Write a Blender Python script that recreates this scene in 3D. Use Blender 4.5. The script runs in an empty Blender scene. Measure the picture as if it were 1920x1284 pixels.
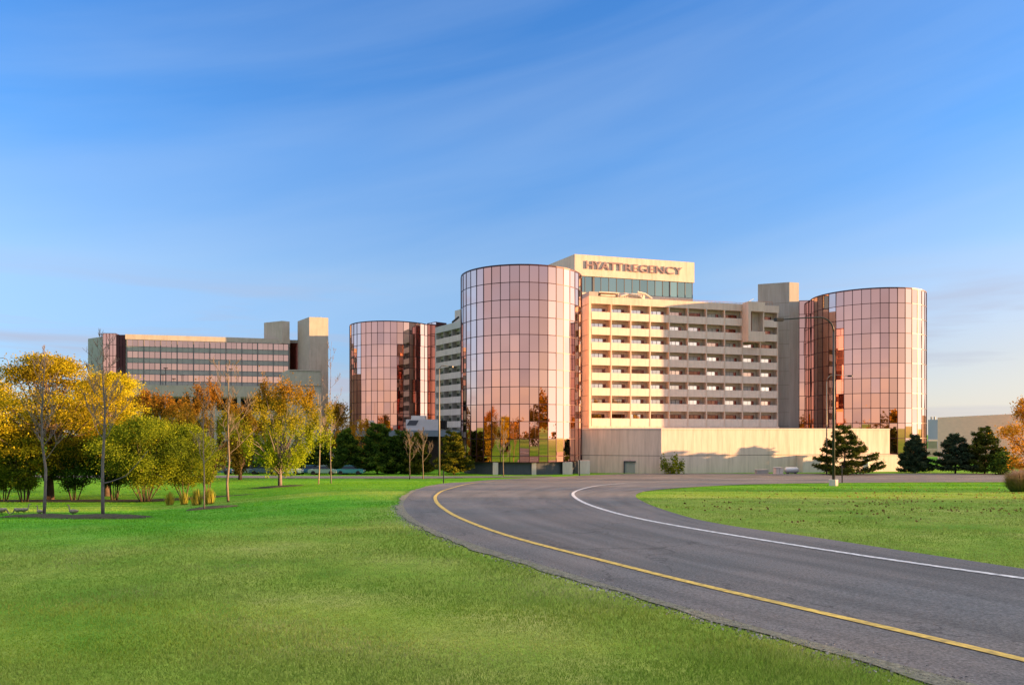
import bpy, math, random
import numpy as np
from mathutils import Vector, Matrix
R = math.radians
C = bpy.context.scene.collection
sc = bpy.context.scene
# ------------------------------------------------------------------ camera
E = 7.0            # eye height above the hotel's ground
F = 1400.0         # focal length in photo pixels (photo is 1920 wide)
HZ = 812.0         # horizon row
cd = bpy.data.cameras.new('camera'); cam = bpy.data.objects.new('camera', cd); C.objects.link(cam)
cd.sensor_width = 36; cd.lens = 36 * F / 1920; cd.shift_y = (HZ - 642) / 1920
cd.clip_start = 0.1; cd.clip_end = 9000
cam.location = (0, 0, E); cam.rotation_euler = (R(90), 0, 0)
sc.camera = cam
# ------------------------------------------------------------------ light
SUN_EL, SUN_AZ = 4.6, 92.8      # azimuth clockwise from +Y
OVERHEAD_FILL = (5.2, 4.9, 4.7)
SUN_S, SKY_S = 4.3, 0.0785
sd = bpy.data.lights.new('sun', 'SUN'); sun = bpy.data.objects.new('sun', sd); C.objects.link(sun)
sd.energy = SUN_S; sd.angle = R(0.5); sd.color = (1.0, 0.57, 0.25)
tosun = Vector((math.sin(R(SUN_AZ)) * math.cos(R(SUN_EL)), math.cos(R(SUN_AZ)) * math.cos(R(SUN_EL)), math.sin(R(SUN_EL))))
sun.rotation_euler = tosun.to_track_quat('Z', 'Y').to_euler()
w = bpy.data.worlds.new('World'); sc.world = w; w.use_nodes = True
nt = w.node_tree; N = nt.nodes; L = nt.links
bg = N['Background']; bg.inputs[1].default_value = SKY_S
sky = N.new('ShaderNodeTexSky'); sky.sky_type = 'NISHITA'; sky.sun_disc = False
sky.sun_elevation = R(SUN_EL + 4); sky.sun_rotation = R(SUN_AZ); sky.air_density = 1.0; sky.dust_density = .5; sky.ozone_density = 4.0
def wn(t, **k):
    n = N.new(t)
    for a, b in k.items(): setattr(n, a, b)
    return n
tc = wn('ShaderNodeTexCoord')
sx = wn('ShaderNodeSeparateXYZ'); L.new(tc.outputs['Generated'], sx.inputs[0])
def wramp(src, els):
    r = wn('ShaderNodeValToRGB'); cr = r.color_ramp
    while len(cr.elements) < len(els): cr.elements.new(.5)
    for i, (p, c) in enumerate(els): cr.elements[i].position = p; cr.elements[i].color = (*c, 1)
    L.new(src, r.inputs[0]); return r.outputs[0]
def wmix(a, b, f, bt='MIX'):
    m = wn('ShaderNodeMix', data_type='RGBA', blend_type=bt)
    if hasattr(f, 'links'): L.new(f, m.inputs['Factor'])
    else: m.inputs['Factor'].default_value = f
    for v, k in ((a, 'A'), (b, 'B')):
        if hasattr(v, 'links'): L.new(v, m.inputs[k])
        else: m.inputs[k].default_value = (*v, 1)
    return m.outputs['Result']
def wnoise(scale, rot, sc_, det=4, dist=.3):
    mp = wn('ShaderNodeMapping'); m0 = wn('ShaderNodeMapping'); m0.inputs['Rotation'].default_value = rot; L.new(tc.outputs['Generated'], m0.inputs[0]); mp.inputs['Scale'].default_value = sc_; L.new(m0.outputs[0], mp.inputs[0])
    n = wn('ShaderNodeTexNoise'); n.inputs['Scale'].default_value = scale; n.inputs['Detail'].default_value = det; n.inputs['Distortion'].default_value = dist; L.new(mp.outputs[0], n.inputs['Vector']); return n.outputs['Fac']
# clear-air colour by height above the horizon
K = .91
air = wmix(sky.outputs[0], wramp(sx.outputs['Z'], [(0, (.98*K, .84*K, 1.05*K)), (.09, (.84*K, .76*K, .92*K)), (.2, (1.25*K, 1.0*K, .98*K)), (.34, (.80*K, .98*K, 1.16*K)), (.5, (.62*K, .94*K, 1.22*K))]), 1, 'MULTIPLY')
# faint slanting veils, grey-lilac bars low down, and an added bright cap overhead for fill light
veil = wramp(wnoise(1.5, (0, R(14), 0), (1.0, 1.0, 9.0), 7, .3), [(.38, (0, 0, 0)), (.74, (.22, .22, .22))])
c1 = wmix(air, (1.5, 1.95, 2.65), veil)
low = wramp(wnoise(2.2, (0, 0, 0), (1.0, 1.0, 11.0), 5, .4), [(.46, (0, 0, 0)), (.60, (.9, .9, .9))])
lowm = wramp(sx.outputs['Z'], [(.0, (.2, .2, .2)), (.04, (.9, .9, .9)), (.13, (.75, .75, .75)), (.21, (0, 0, 0))])
lowf = wmix(low, lowm, 1, 'MULTIPLY')
c2 = c1
# dusk colours: warm cream towards the sun, rosy haze opposite the view
ey = wramp(sx.outputs['Y'], [(0, (1, 1, 1)), (.02, (0, 0, 0))])   # 1 behind the camera
def mul(*a):
    r = a[0]
    for b in a[1:]: r = wmix(r, b, 1, 'MULTIPLY')
    return r
ax = wn('ShaderNodeMath', operation='MULTIPLY_ADD'); ax.inputs[1].default_value = -1; ax.inputs[2].default_value = 0; L.new(sx.outputs['Y'], ax.inputs[0])
back = wramp(ax.outputs[0], [(.0, (0, 0, 0)), (.18, (1, 1, 1))])
bl = wramp(sx.outputs['Z'], [(0, (.95, .95, .95)), (.22, (.8, .8, .8)), (.5, (0, 0, 0))])
rosy = wmix(wramp(sx.outputs['Z'], [(0, (2.7, 2.0, 1.45)), (.05, (2.6, 2.15, 1.85)), (.10, (2.2, 2.1, 2.25)), (.16, (1.7, 1.75, 2.15)), (.22, (1.4, 1.6, 2.2))]), (1.6, 1.5, 1.7), wramp(wnoise(1.6, (0, R(9), 0), (1.0, 1.0, 5.0), 5, .8), [(.42, (0, 0, 0)), (.66, (1, 1, 1))]))
c2 = wmix(c2, rosy, mul(back, bl))
sunw = mul(wramp(sx.outputs['X'], [(.22, (0, 0, 0)), (.62, (1, 1, 1))]), wramp(sx.outputs['Z'], [(0, (.9, .9, .9)), (.08, (.7, .7, .7)), (.22, (0, 0, 0))]))
c2 = wmix(c2, (2.6, 2.35, 1.95), sunw)
c2 = wmix(c2, (1.45, 1.5, 1.85), mul(lowf, wramp(sx.outputs['Y'], [(0, (0, 0, 0)), (.3, (1, 1, 1))])))
glow = mul(wramp(sx.outputs['X'], [(.66, (0, 0, 0)), (.86, (1, 1, 1))]), wramp(sx.outputs['Z'], [(0, (.9, .9, .9)), (.2, (.6, .6, .6)), (.5, (0, 0, 0))]))
c2 = wmix(c2, (5.2, 5.3, 4.9), glow)
deck = wramp(sx.outputs['Z'], [(.55, (0, 0, 0)), (.78, (1, 1, 1))])  # bright zenith cap above the view, added to raise the ambient light
c3 = wmix(c2, OVERHEAD_FILL, deck)
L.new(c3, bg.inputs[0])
vs = sc.view_settings; vs.view_transform = 'Standard'; vs.look = 'None'; vs.gamma = 1; vs.exposure = 2.15
sc.cycles.use_denoising = True
sc.cycles.max_bounces = 8; sc.cycles.glossy_bounces = 5; sc.cycles.sample_clamp_indirect = 3
sc.cycles.caustics_reflective = True

# ------------------------------------------------------------------ helpers
def tag(o, label=None, cat=None, group=None, kind=None):
    if label: o['label'] = label
    if cat: o['category'] = cat
    if group: o['group'] = group
    if kind: o['kind'] = kind
    return o
def empty(name, loc, label=None, cat=None, group=None, rz=0):
    o = bpy.data.objects.new(name, None); C.objects.link(o); o.location = loc; o.rotation_euler = (0, 0, rz)
    return tag(o, label, cat, group)
def np_mesh(name, V, Fc, nside):
    """V (n,3), Fc (m,nside) index array"""
    me = bpy.data.meshes.new(name); V = np.ascontiguousarray(V, np.float32); Fc = np.ascontiguousarray(Fc, np.int32)
    me.vertices.add(len(V)); me.vertices.foreach_set('co', V.ravel())
    me.loops.add(Fc.size); me.loops.foreach_set('vertex_index', Fc.ravel())
    me.polygons.add(len(Fc)); me.polygons.foreach_set('loop_start', np.arange(len(Fc), dtype=np.int32) * nside)
    me.polygons.foreach_set('loop_total', np.full(len(Fc), nside, np.int32))
    me.update(calc_edges=True); return me
def link(name, me, mat, parent=None, loc=None, rz=0, smooth=False):
    o = bpy.data.objects.new(name, me); C.objects.link(o)
    if mat: me.materials.append(mat)
    if parent: o.parent = parent
    if loc is not None: o.location = loc
    o.rotation_euler = (0, 0, rz)
    if smooth: me.polygons.foreach_set('use_smooth', [True] * len(me.polygons))
    return o
class MB:
    def __init__(s): s.v = []; s.f = []
    def quad(s, a, b, c, d): n = len(s.v); s.v += [a, b, c, d]; s.f.append((n, n + 1, n + 2, n + 3)); return s
    def face(s, pts): n = len(s.v); s.v += list(pts); s.f.append(tuple(range(n, n + len(pts)))); return s
    def box(s, x0, x1, y0, y1, z0, z1):
        n = len(s.v); s.v += [(x0,y0,z0),(x1,y0,z0),(x1,y1,z0),(x0,y1,z0),(x0,y0,z1),(x1,y0,z1),(x1,y1,z1),(x0,y1,z1)]
        s.f += [tuple(n + i for i in q) for q in ((0,3,2,1),(4,5,6,7),(0,1,5,4),(1,2,6,5),(2,3,7,6),(3,0,4,7))]; return s
    def prism(s, pts, z0, z1):
        n = len(s.v); k = len(pts)
        s.v += [(p[0], p[1], z0) for p in pts] + [(p[0], p[1], z1) for p in pts]
        s.f.append(tuple(n + i for i in range(k))[::-1]); s.f.append(tuple(n + k + i for i in range(k)))
        for i in range(k): j = (i + 1) % k; s.f.append((n + i, n + j, n + k + j, n + k + i))
        return s
    def tube(s, pts, rad, k=6, cap=True):
        n0 = len(s.v); pts = [Vector(p) for p in pts]
        for i, p in enumerate(pts):
            d = (pts[min(i + 1, len(pts) - 1)] - pts[max(i - 1, 0)])
            if d.length < 1e-9: d = Vector((0, 0, 1))
            d.normalize()
            up = Vector((0, 0, 1)) if abs(d.z) < .9 else Vector((1, 0, 0))
            a = d.cross(up).normalized(); b = d.cross(a).normalized(); r = rad[i] if hasattr(rad, '__len__') else rad
            for j in range(k):
                t = 2 * math.pi * j / k; q = p + a * (r * math.cos(t)) + b * (r * math.sin(t)); s.v.append((q.x, q.y, q.z))
        for i in range(len(pts) - 1):
            for j in range(k):
                a_ = n0 + i * k + j; b_ = n0 + i * k + (j + 1) % k
                s.f.append((a_, b_, b_ + k, a_ + k))
        if cap:
            s.f.append(tuple(n0 + j for j in range(k))[::-1]); s.f.append(tuple(n0 + (len(pts) - 1) * k + j for j in range(k)))
        return s
    def build(s, name, mat, parent=None, loc=None, rz=0, smooth=False):
        me = bpy.data.meshes.new(name); me.from_pydata(s.v, [], s.f); me.update()
        return link(name, me, mat, parent, loc, rz, smooth)
# ------------------------------------------------------------------ materials
def mat(name, base, rough=.8, metal=0, var=.0, scale=1.0, bump=0, bscale=20, detail=4, base2=None, stretch=None, spec=.3, stain=0):
    m = bpy.data.materials.new(name); m.use_nodes = True; n = m.node_tree.nodes; l = m.node_tree.links
    b = n['Principled BSDF']; b.inputs['Roughness'].default_value = rough; b.inputs['Metallic'].default_value = metal
    b.inputs['Specular IOR Level'].default_value = spec
    b.inputs['Base Color'].default_value = (*base, 1)
    t = n.new('ShaderNodeTexCoord'); mpp = n.new('ShaderNodeMapping'); l.new(t.outputs['Object'], mpp.inputs[0])
    if stretch: mpp.inputs['Scale'].default_value = stretch
    if var or base2:
        q = n.new('ShaderNodeTexNoise'); q.inputs['Scale'].default_value = scale; q.inputs['Detail'].default_value = detail
        l.new(mpp.outputs[0], q.inputs['Vector'])
        rp = n.new('ShaderNodeValToRGB'); e = rp.color_ramp.elements; e[0].position = .3; e[1].position = .7
        b2 = base2 or tuple(min(1, c * (1 + var)) for c in base); b1 = base if base2 else tuple(c * (1 - var) for c in base)
        e[0].color = (*b1, 1); e[1].color = (*b2, 1); l.new(q.outputs['Fac'], rp.inputs[0]); l.new(rp.outputs[0], b.inputs['Base Color'])
        if stain:
            m3 = n.new('ShaderNodeMapping'); m3.inputs['Scale'].default_value = (1.1, 1.1, .09); l.new(t.outputs['Object'], m3.inputs[0])
            q3 = n.new('ShaderNodeTexNoise'); q3.inputs['Scale'].default_value = 1.6; q3.inputs['Detail'].default_value = 6; q3.inputs['Roughness'].default_value = .7; l.new(m3.outputs[0], q3.inputs['Vector'])
            r3 = n.new('ShaderNodeValToRGB'); e3 = r3.color_ramp.elements; e3[0].position = .36; e3[0].color = (1 - stain, 1 - stain * 1.05, 1 - stain * 1.15, 1); e3[1].position = .56; e3[1].color = (1, 1, 1, 1); l.new(q3.outputs['Fac'], r3.inputs[0])
            x3 = n.new('ShaderNodeMix'); x3.data_type = 'RGBA'; x3.blend_type = 'MULTIPLY'; x3.inputs['Factor'].default_value = 1; l.new(rp.outputs[0], x3.inputs['A']); l.new(r3.outputs[0], x3.inputs['B']); l.new(x3.outputs['Result'], b.inputs['Base Color'])
    if bump:
        q = n.new('ShaderNodeTexNoise'); q.inputs['Scale'].default_value = bscale; l.new(mpp.outputs[0], q.inputs['Vector'])
        bp = n.new('ShaderNodeBump'); bp.inputs['Strength'].default_value = bump; bp.inputs['Distance'].default_value = .05
        l.new(q.outputs['Fac'], bp.inputs['Height']); l.new(bp.outputs[0], b.inputs['Normal'])
    return m
def glass_mat(name, tint, rough=.02, var=.12):
    m = bpy.data.materials.new(name); m.use_nodes = True; n = m.node_tree.nodes; l = m.node_tree.links
    b = n['Principled BSDF']; b.inputs['Metallic'].default_value = 1; b.inputs['Roughness'].default_value = rough
    g = n.new('ShaderNodeNewGeometry'); rp = n.new('ShaderNodeValToRGB'); e = rp.color_ramp.elements
    e[0].color = (*[c * (1 - var) for c in tint], 1); e[1].color = (*[min(1, c * (1 + var)) for c in tint], 1)
    l.new(g.outputs['Random Per Island'], rp.inputs[0]); l.new(rp.outputs[0], b.inputs['Base Color'])
    return m
def green_patch(n, l, t, col):
    mpp = n.new('ShaderNodeMapping'); mpp.inputs['Location'].default_value = (1.12, -2.0, 0); mpp.inputs['Scale'].default_value = (1 / 12, 1 / 14, 0); l.new(t.outputs['Object'], mpp.inputs[0])
    q = n.new('ShaderNodeTexNoise'); q.inputs['Scale'].default_value = .25; q.inputs['Detail'].default_value = 5; l.new(t.outputs['Object'], q.inputs['Vector'])
    ln = n.new('ShaderNodeVectorMath'); ln.operation = 'LENGTH'; l.new(mpp.outputs[0], ln.inputs[0])
    ad = n.new('ShaderNodeMath'); ad.operation = 'MULTIPLY_ADD'; ad.inputs[1].default_value = .7; l.new(q.outputs['Fac'], ad.inputs[0]); l.new(ln.outputs['Value'], ad.inputs[2])
    r = n.new('ShaderNodeValToRGB'); e = r.color_ramp.elements; e[0].position = .72; e[0].color = (.46, 1.0, .42, 1); e[1].position = 1.0; e[1].color = (1, 1, 1, 1); sc1 = n.new('ShaderNodeMath'); sc1.operation = 'MULTIPLY'; sc1.inputs[1].default_value = .72; l.new(ad.outputs[0], sc1.inputs[0]); l.new(sc1.outputs[0], r.inputs[0])
    x = n.new('ShaderNodeMix'); x.data_type = 'RGBA'; x.blend_type = 'MULTIPLY'; x.inputs['Factor'].default_value = 1; l.new(col, x.inputs['A']); l.new(r.outputs[0], x.inputs['B'])
    sp = n.new('ShaderNodeSeparateXYZ'); l.new(t.outputs['Object'], sp.inputs[0])
    am = n.new('ShaderNodeMath'); am.operation = 'MULTIPLY_ADD'; am.inputs[1].default_value = 26; l.new(q.outputs['Fac'], am.inputs[0]); l.new(sp.outputs['Y'], am.inputs[2])
    dv_ = n.new('ShaderNodeMath'); dv_.operation = 'MULTIPLY'; dv_.inputs[1].default_value = .01; l.new(am.outputs[0], dv_.inputs[0])
    r2 = n.new('ShaderNodeValToRGB'); e = r2.color_ramp.elements; e[0].position = .46; e[0].color = (1, 1, 1, 1); e[1].position = .66; e[1].color = (.50, .92, .25, 1); l.new(dv_.outputs[0], r2.inputs[0])
    x2 = n.new('ShaderNodeMix'); x2.data_type = 'RGBA'; x2.blend_type = 'MULTIPLY'; x2.inputs['Factor'].default_value = 1; l.new(x.outputs['Result'], x2.inputs['A']); l.new(r2.outputs[0], x2.inputs['B']); return x2.outputs['Result']
def leaf_mat(name, cols, zc=None, trans=.45, nscale=.35, H=8.0):
    """cols: colours of single leaves; zc: colours from the foot (0) to the top (1) of the crown"""
    m = bpy.data.materials.new(name); m.use_nodes = True; n = m.node_tree.nodes; l = m.node_tree.links
    n.remove(n['Principled BSDF']); out = n['Material Output']
    g = n.new('ShaderNodeNewGeometry'); rp = n.new('ShaderNodeValToRGB'); cr = rp.color_ramp
    def fill(cr, cs):
        while len(cr.elements) < len(cs): cr.elements.new(.5)
        for i, c in enumerate(cs): cr.elements[i].position = i / max(1, len(cs) - 1); cr.elements[i].color = (*c, 1)
    fill(cr, cols)
    t = n.new('ShaderNodeTexCoord'); q = n.new('ShaderNodeTexNoise'); q.inputs['Scale'].default_value = nscale; q.inputs['Detail'].default_value = 3
    l.new(t.outputs['Object'], q.inputs['Vector'])
    ma = n.new('ShaderNodeMath'); ma.operation = 'MULTIPLY_ADD'; ma.inputs[1].default_value = .5; l.new(g.outputs['Random Per Island'], ma.inputs[0])
    mb = n.new('ShaderNodeMath'); mb.operation = 'MULTIPLY_ADD'; mb.inputs[1].default_value = 1.6; mb.inputs[2].default_value = -.55; l.new(q.outputs['Fac'], mb.inputs[0])
    l.new(mb.outputs[0], ma.inputs[2]); l.new(ma.outputs[0], rp.inputs[0])
    col = rp.outputs[0]
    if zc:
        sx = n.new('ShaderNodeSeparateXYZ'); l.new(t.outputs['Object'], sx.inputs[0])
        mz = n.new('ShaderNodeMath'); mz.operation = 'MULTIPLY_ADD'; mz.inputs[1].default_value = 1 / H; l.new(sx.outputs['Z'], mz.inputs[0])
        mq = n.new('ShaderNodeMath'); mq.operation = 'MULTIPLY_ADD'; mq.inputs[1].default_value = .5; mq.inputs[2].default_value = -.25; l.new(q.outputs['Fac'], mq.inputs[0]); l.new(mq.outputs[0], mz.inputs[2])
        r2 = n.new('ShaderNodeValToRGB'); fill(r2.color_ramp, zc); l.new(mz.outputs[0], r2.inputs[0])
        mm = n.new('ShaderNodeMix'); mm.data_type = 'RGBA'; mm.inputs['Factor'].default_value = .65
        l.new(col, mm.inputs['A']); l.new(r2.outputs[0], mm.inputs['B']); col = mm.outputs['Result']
    if name == 'grass_blades': col = green_patch(n, l, t, col)
    d = n.new('ShaderNodeBsdfDiffuse'); tr = n.new('ShaderNodeBsdfTranslucent')
    if name == 'grass_blades':   # rounded blades: shade them like the turf they stand in
        va = n.new('ShaderNodeVectorMath'); va.operation = 'ADD'; va.inputs[1].default_value = (0, 0, 1.3); l.new(g.outputs['Normal'], va.inputs[0]); vn = n.new('ShaderNodeVectorMath'); vn.operation = 'NORMALIZE'; l.new(va.outputs[0], vn.inputs[0]); l.new(vn.outputs[0], d.inputs['Normal'])
    ms = n.new('ShaderNodeMixShader'); ms.inputs[0].default_value = trans
    l.new(col, d.inputs[0]); l.new(col, tr.inputs[0]); l.new(d.outputs[0], ms.inputs[1]); l.new(tr.outputs[0], ms.inputs[2]); l.new(ms.outputs[0], out.inputs[0])
    return m
M = {}
M['conc'] = mat('warm_concrete', (.61, .495, .395), .85, var=.07, scale=.5, bump=.15, bscale=6, stain=0.16)
M['conc_lt'] = mat('light_concrete', (.65, .55, .46), .85, var=.06, scale=.6, bump=.1, bscale=8, stain=0.14)
M['wall_rib'] = mat('ribbed_concrete', (.69, .55, .43), .9, var=.07, scale=1.6, stretch=(1, 1, .06), bump=.3, bscale=5, stain=0.2)
M['joint'] = mat('joint', (.16, .13, .10), .9)
M['conc_gr'] = mat('grey_concrete', (.36, .33, .29), .85, var=.06, scale=.4, stretch=(1, 1, .5), stain=0.15)
M['copper'] = glass_mat('copper_mirror_glass', (.86, .50, .40), .015, .09)
M['window'] = glass_mat('room_window_glass', (1.0, .78, .70), .04, .12)
M['darkdoor'] = glass_mat('dark_red_glass', (.16, .05, .04), .15)
M['offwin'] = glass_mat('office_window_glass', (.84, .54, .42), .04, .12)
M['blackglass'] = glass_mat('shaded_bronze_glass', (.06, .03, .03), .15)
M['mull'] = mat('dark_bronze', (.055, .02, .022), .4, .3)
M['greyframe'] = mat('grey_frame', (.14, .14, .14), .5, .3)
M['teal'] = glass_mat('grey_green_glass', (.44, .54, .44), .1, .12)
M['spandrel'] = mat('spandrel_panel', (.33, .33, .28), .6, var=.05, scale=1)
M['conc_off'] = mat('office_concrete', (.47, .40, .325), .85, var=.07, scale=.5, stain=.14)
M['roof'] = mat('roof_gravel', (.22, .2, .18), .95, var=.15, scale=2)
M['letter'] = mat('sign_letter', (.26, .17, .17), .5, .1)
M['base'] = mat('dark_plinth', (.07, .075, .085), .6, var=.1, scale=2, stretch=(3, 3, .2))
M['metal'] = mat('white_sheet_metal', (.55, .54, .52), .45, .2, var=.05, scale=2)
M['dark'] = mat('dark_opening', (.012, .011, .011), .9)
M['polegrey'] = mat('weathered_steel', (.20, .18, .15), .5, .4)
M['poledark'] = mat('dark_steel', (.05, .048, .045), .5, .4)
M['bark'] = mat('brown_bark', (.09, .06, .04), .95, var=.3, scale=5, bump=.5, bscale=15)
M['barkpale'] = mat('pale_bark', (.30, .24, .18), .9, var=.2, scale=5, bump=.3, bscale=15)
M['barkmid'] = mat('tan_bark', (.15, .115, .08), .9, var=.2, scale=5)
M['barkgrey'] = mat('grey_bark', (.16, .13, .12), .9, var=.25, scale=6, bump=.3, bscale=15)
# ------------------------------------------------------------------ terrain
def pchip(xs, ys):
    xs = np.array(xs, float); ys = np.array(ys, float); h = np.diff(xs); d = np.diff(ys) / h
    m = np.zeros(len(xs)); m[0] = d[0]; m[-1] = d[-1]
    for i in range(1, len(xs) - 1):
        if d[i - 1] * d[i] > 0: w1 = 2 * h[i] + h[i - 1]; w2 = h[i] + 2 * h[i - 1]; m[i] = (w1 + w2) / (w1 / d[i - 1] + w2 / d[i])
    def f(x):
        x = np.clip(np.asarray(x, float), xs[0], xs[-1]); i = np.clip(np.searchsorted(xs, x) - 1, 0, len(xs) - 2)
        t = (x - xs[i]) / h[i]; t2 = t * t; t3 = t2 * t
        return (2*t3-3*t2+1)*ys[i] + (t3-2*t2+t)*h[i]*m[i] + (-2*t3+3*t2)*ys[i+1] + (t3-t2)*h[i]*m[i+1]
    return f
_back = [(-400, 6.6), (-150, 5.6), (-60, 3.6), (-20, 2.45), (3, 2.3)]
_r = _back + [(15, 2.35), (25, 2.62), (35, 3.02), (50, 3.75), (60, 4.2), (70, 4.72), (80, 5.3), (90, 5.87), (100, 6.2), (110, 6.45), (118, 6.58), (124, 6.68), (130, 6.8), (160, 6.95), (400, 7.0), (4000, 7.0)]
_l = _back + [(14, 2.32), (20, 2.42), (25, 2.82), (30, 3.25), (40, 4.1), (50, 4.8), (57, 5.15), (70, 5.55), (80, 5.75), (90, 5.9), (104, 6.2), (114, 6.38), (120, 6.55), (130, 6.8), (160, 6.95), (400, 7.0), (4000, 7.0)]
fr = pchip(*zip(*_r)); fl = pchip(*zip(*_l))
def gz(x, y):
    x = np.asarray(x, float); y = np.asarray(y, float)
    u = x / np.maximum(y, 12.0); t = np.clip((-.18 - u) / .34, 0, 1); t = t * t * (3 - 2 * t)
    return E - (fr(y) * (1 - t) + fl(y) * t)
def G(x, y): return float(gz(x, y))
def ground_at(px, py):
    u = (px - 960) / F; v = (py - HZ) / F
    ys = np.concatenate([np.arange(3, 60, .05), np.arange(60, 135, .1)]); z = gz(u * ys, ys); ray = E - v * ys
    k = np.argmax(ray <= z)
    if ray[k] > z[k]: k = len(ys) - 1
    return (u * ys[k], ys[k])
def X(px, Y): return (px - 960) / F * Y
def Z(py, Y): return E + (HZ - py) / F * Y
def smooth_curve(pts, n, it=2):
    p = np.array(pts, float); d = np.r_[0, np.cumsum(np.hypot(*np.diff(p, axis=0).T))]
    fx = pchip(d, p[:, 0]); fy = pchip(d, p[:, 1]); s = np.linspace(0, d[-1], n); q = np.c_[fx(s), fy(s)]
    for _ in range(it): q[1:-1] = .25 * q[:-2] + .5 * q[1:-1] + .25 * q[2:]
    return q
outer_px = [(1809,1284),(1527,1209),(1356,1164),(1136,1100),(1009,1060),(897,1026),(804,992),(765,967),(752,947),(760,933),(793,915),(841,906),(897,901.5),(942,898.5),(1010,895.5),(1080,892.5),(1140,889.5),(1195,887.8)]
inner_px = [(1920,1068),(1797,1049),(1642,1026),(1527,1008),(1411,993),(1296,972),(1238,954),(1195,935),(1192,927),(1207,921),(1257,916),(1334,911.5),(1411,908),(1490,906.5),(1565,905.5),(1660,904.8),(1758,904.2),(1889,904)]
yellow_px = [(1920,1241),(1741,1199),(1527,1149),(1314,1100),(1122,1051),(981,1015),(897,987),(841,961),(818,941.5),(818,929),(835,919),(869,909.5),(914,903.6),(960,900),(1010,897.8)]
white_px = [(1920,1088),(1741,1064),(1527,1032),(1339,1000),(1234,983),(1150,962.6),(1094,944),(1074,930),(1078,922),(1108,913),(1150,908),(1240,903),(1355,899.5),(1520,898),(1700,896.5),(1889,896)]
def gp(l): return [ground_at(*p) for p in l]
_o = gp(outer_px); _i = gp(inner_px); _y = gp(yellow_px); _w = gp(white_px)
def extend(p, t0=30, k=1):
    a = np.array(p[0]); b = np.array(p[k]); d = (a - b) / np.linalg.norm(a - b); return [tuple(a + d * t0)] + list(p)
_o = extend(_o, 26); _i = extend(_i, 22); _y = extend(_y, 24); _w = extend(_w, 22)
FAR = 123.0
_o = _o + [(60, FAR), (120, FAR), (260, FAR)]
ye = _i[-1][1]; _i = _i + [(90, ye), (150, ye + 2), (260, ye + 2)]
_w = _w + [(100, _w[-1][1]), (260, _w[-1][1])]
def on_ground(q, lift, kk=.0003):
    return np.c_[q, gz(q[:, 0], q[:, 1]) + lift + kk * np.maximum(q[:, 1], 0)]
def loft(a, b, n, across, name, material, lift):
    A = smooth_curve(a, n, 6); B = smooth_curve(b, n, 6); V = []; 
    for k in range(across + 1): t = k / across; V.append(on_ground(A * (1 - t) + B * t, lift))
    V = np.concatenate(V); idx = np.arange(n - 1); Fc = []
    for k in range(across): o = k * n; Fc.append(np.c_[o + idx, o + idx + 1, o + n + idx + 1, o + n + idx])
    Fc = np.concatenate(Fc); me = np_mesh(name, V, Fc, 4)
    uv = me.uv_layers.new(name='UVMap'); s = np.r_[0, np.cumsum(np.hypot(*np.diff((A + B) / 2, axis=0).T))]
    U = np.concatenate([np.c_[np.full(n, k / across), s] for k in range(across + 1)]); uv.data.foreach_set('uv', U[Fc.ravel()].ravel().astype(np.float32))
    o = link(name, me, material, smooth=True); return o, A, B
# split both edges at the bend so the across-lines stay square to the road
def split_curve(p, k): return p[:k + 1], p[k:]
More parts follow.
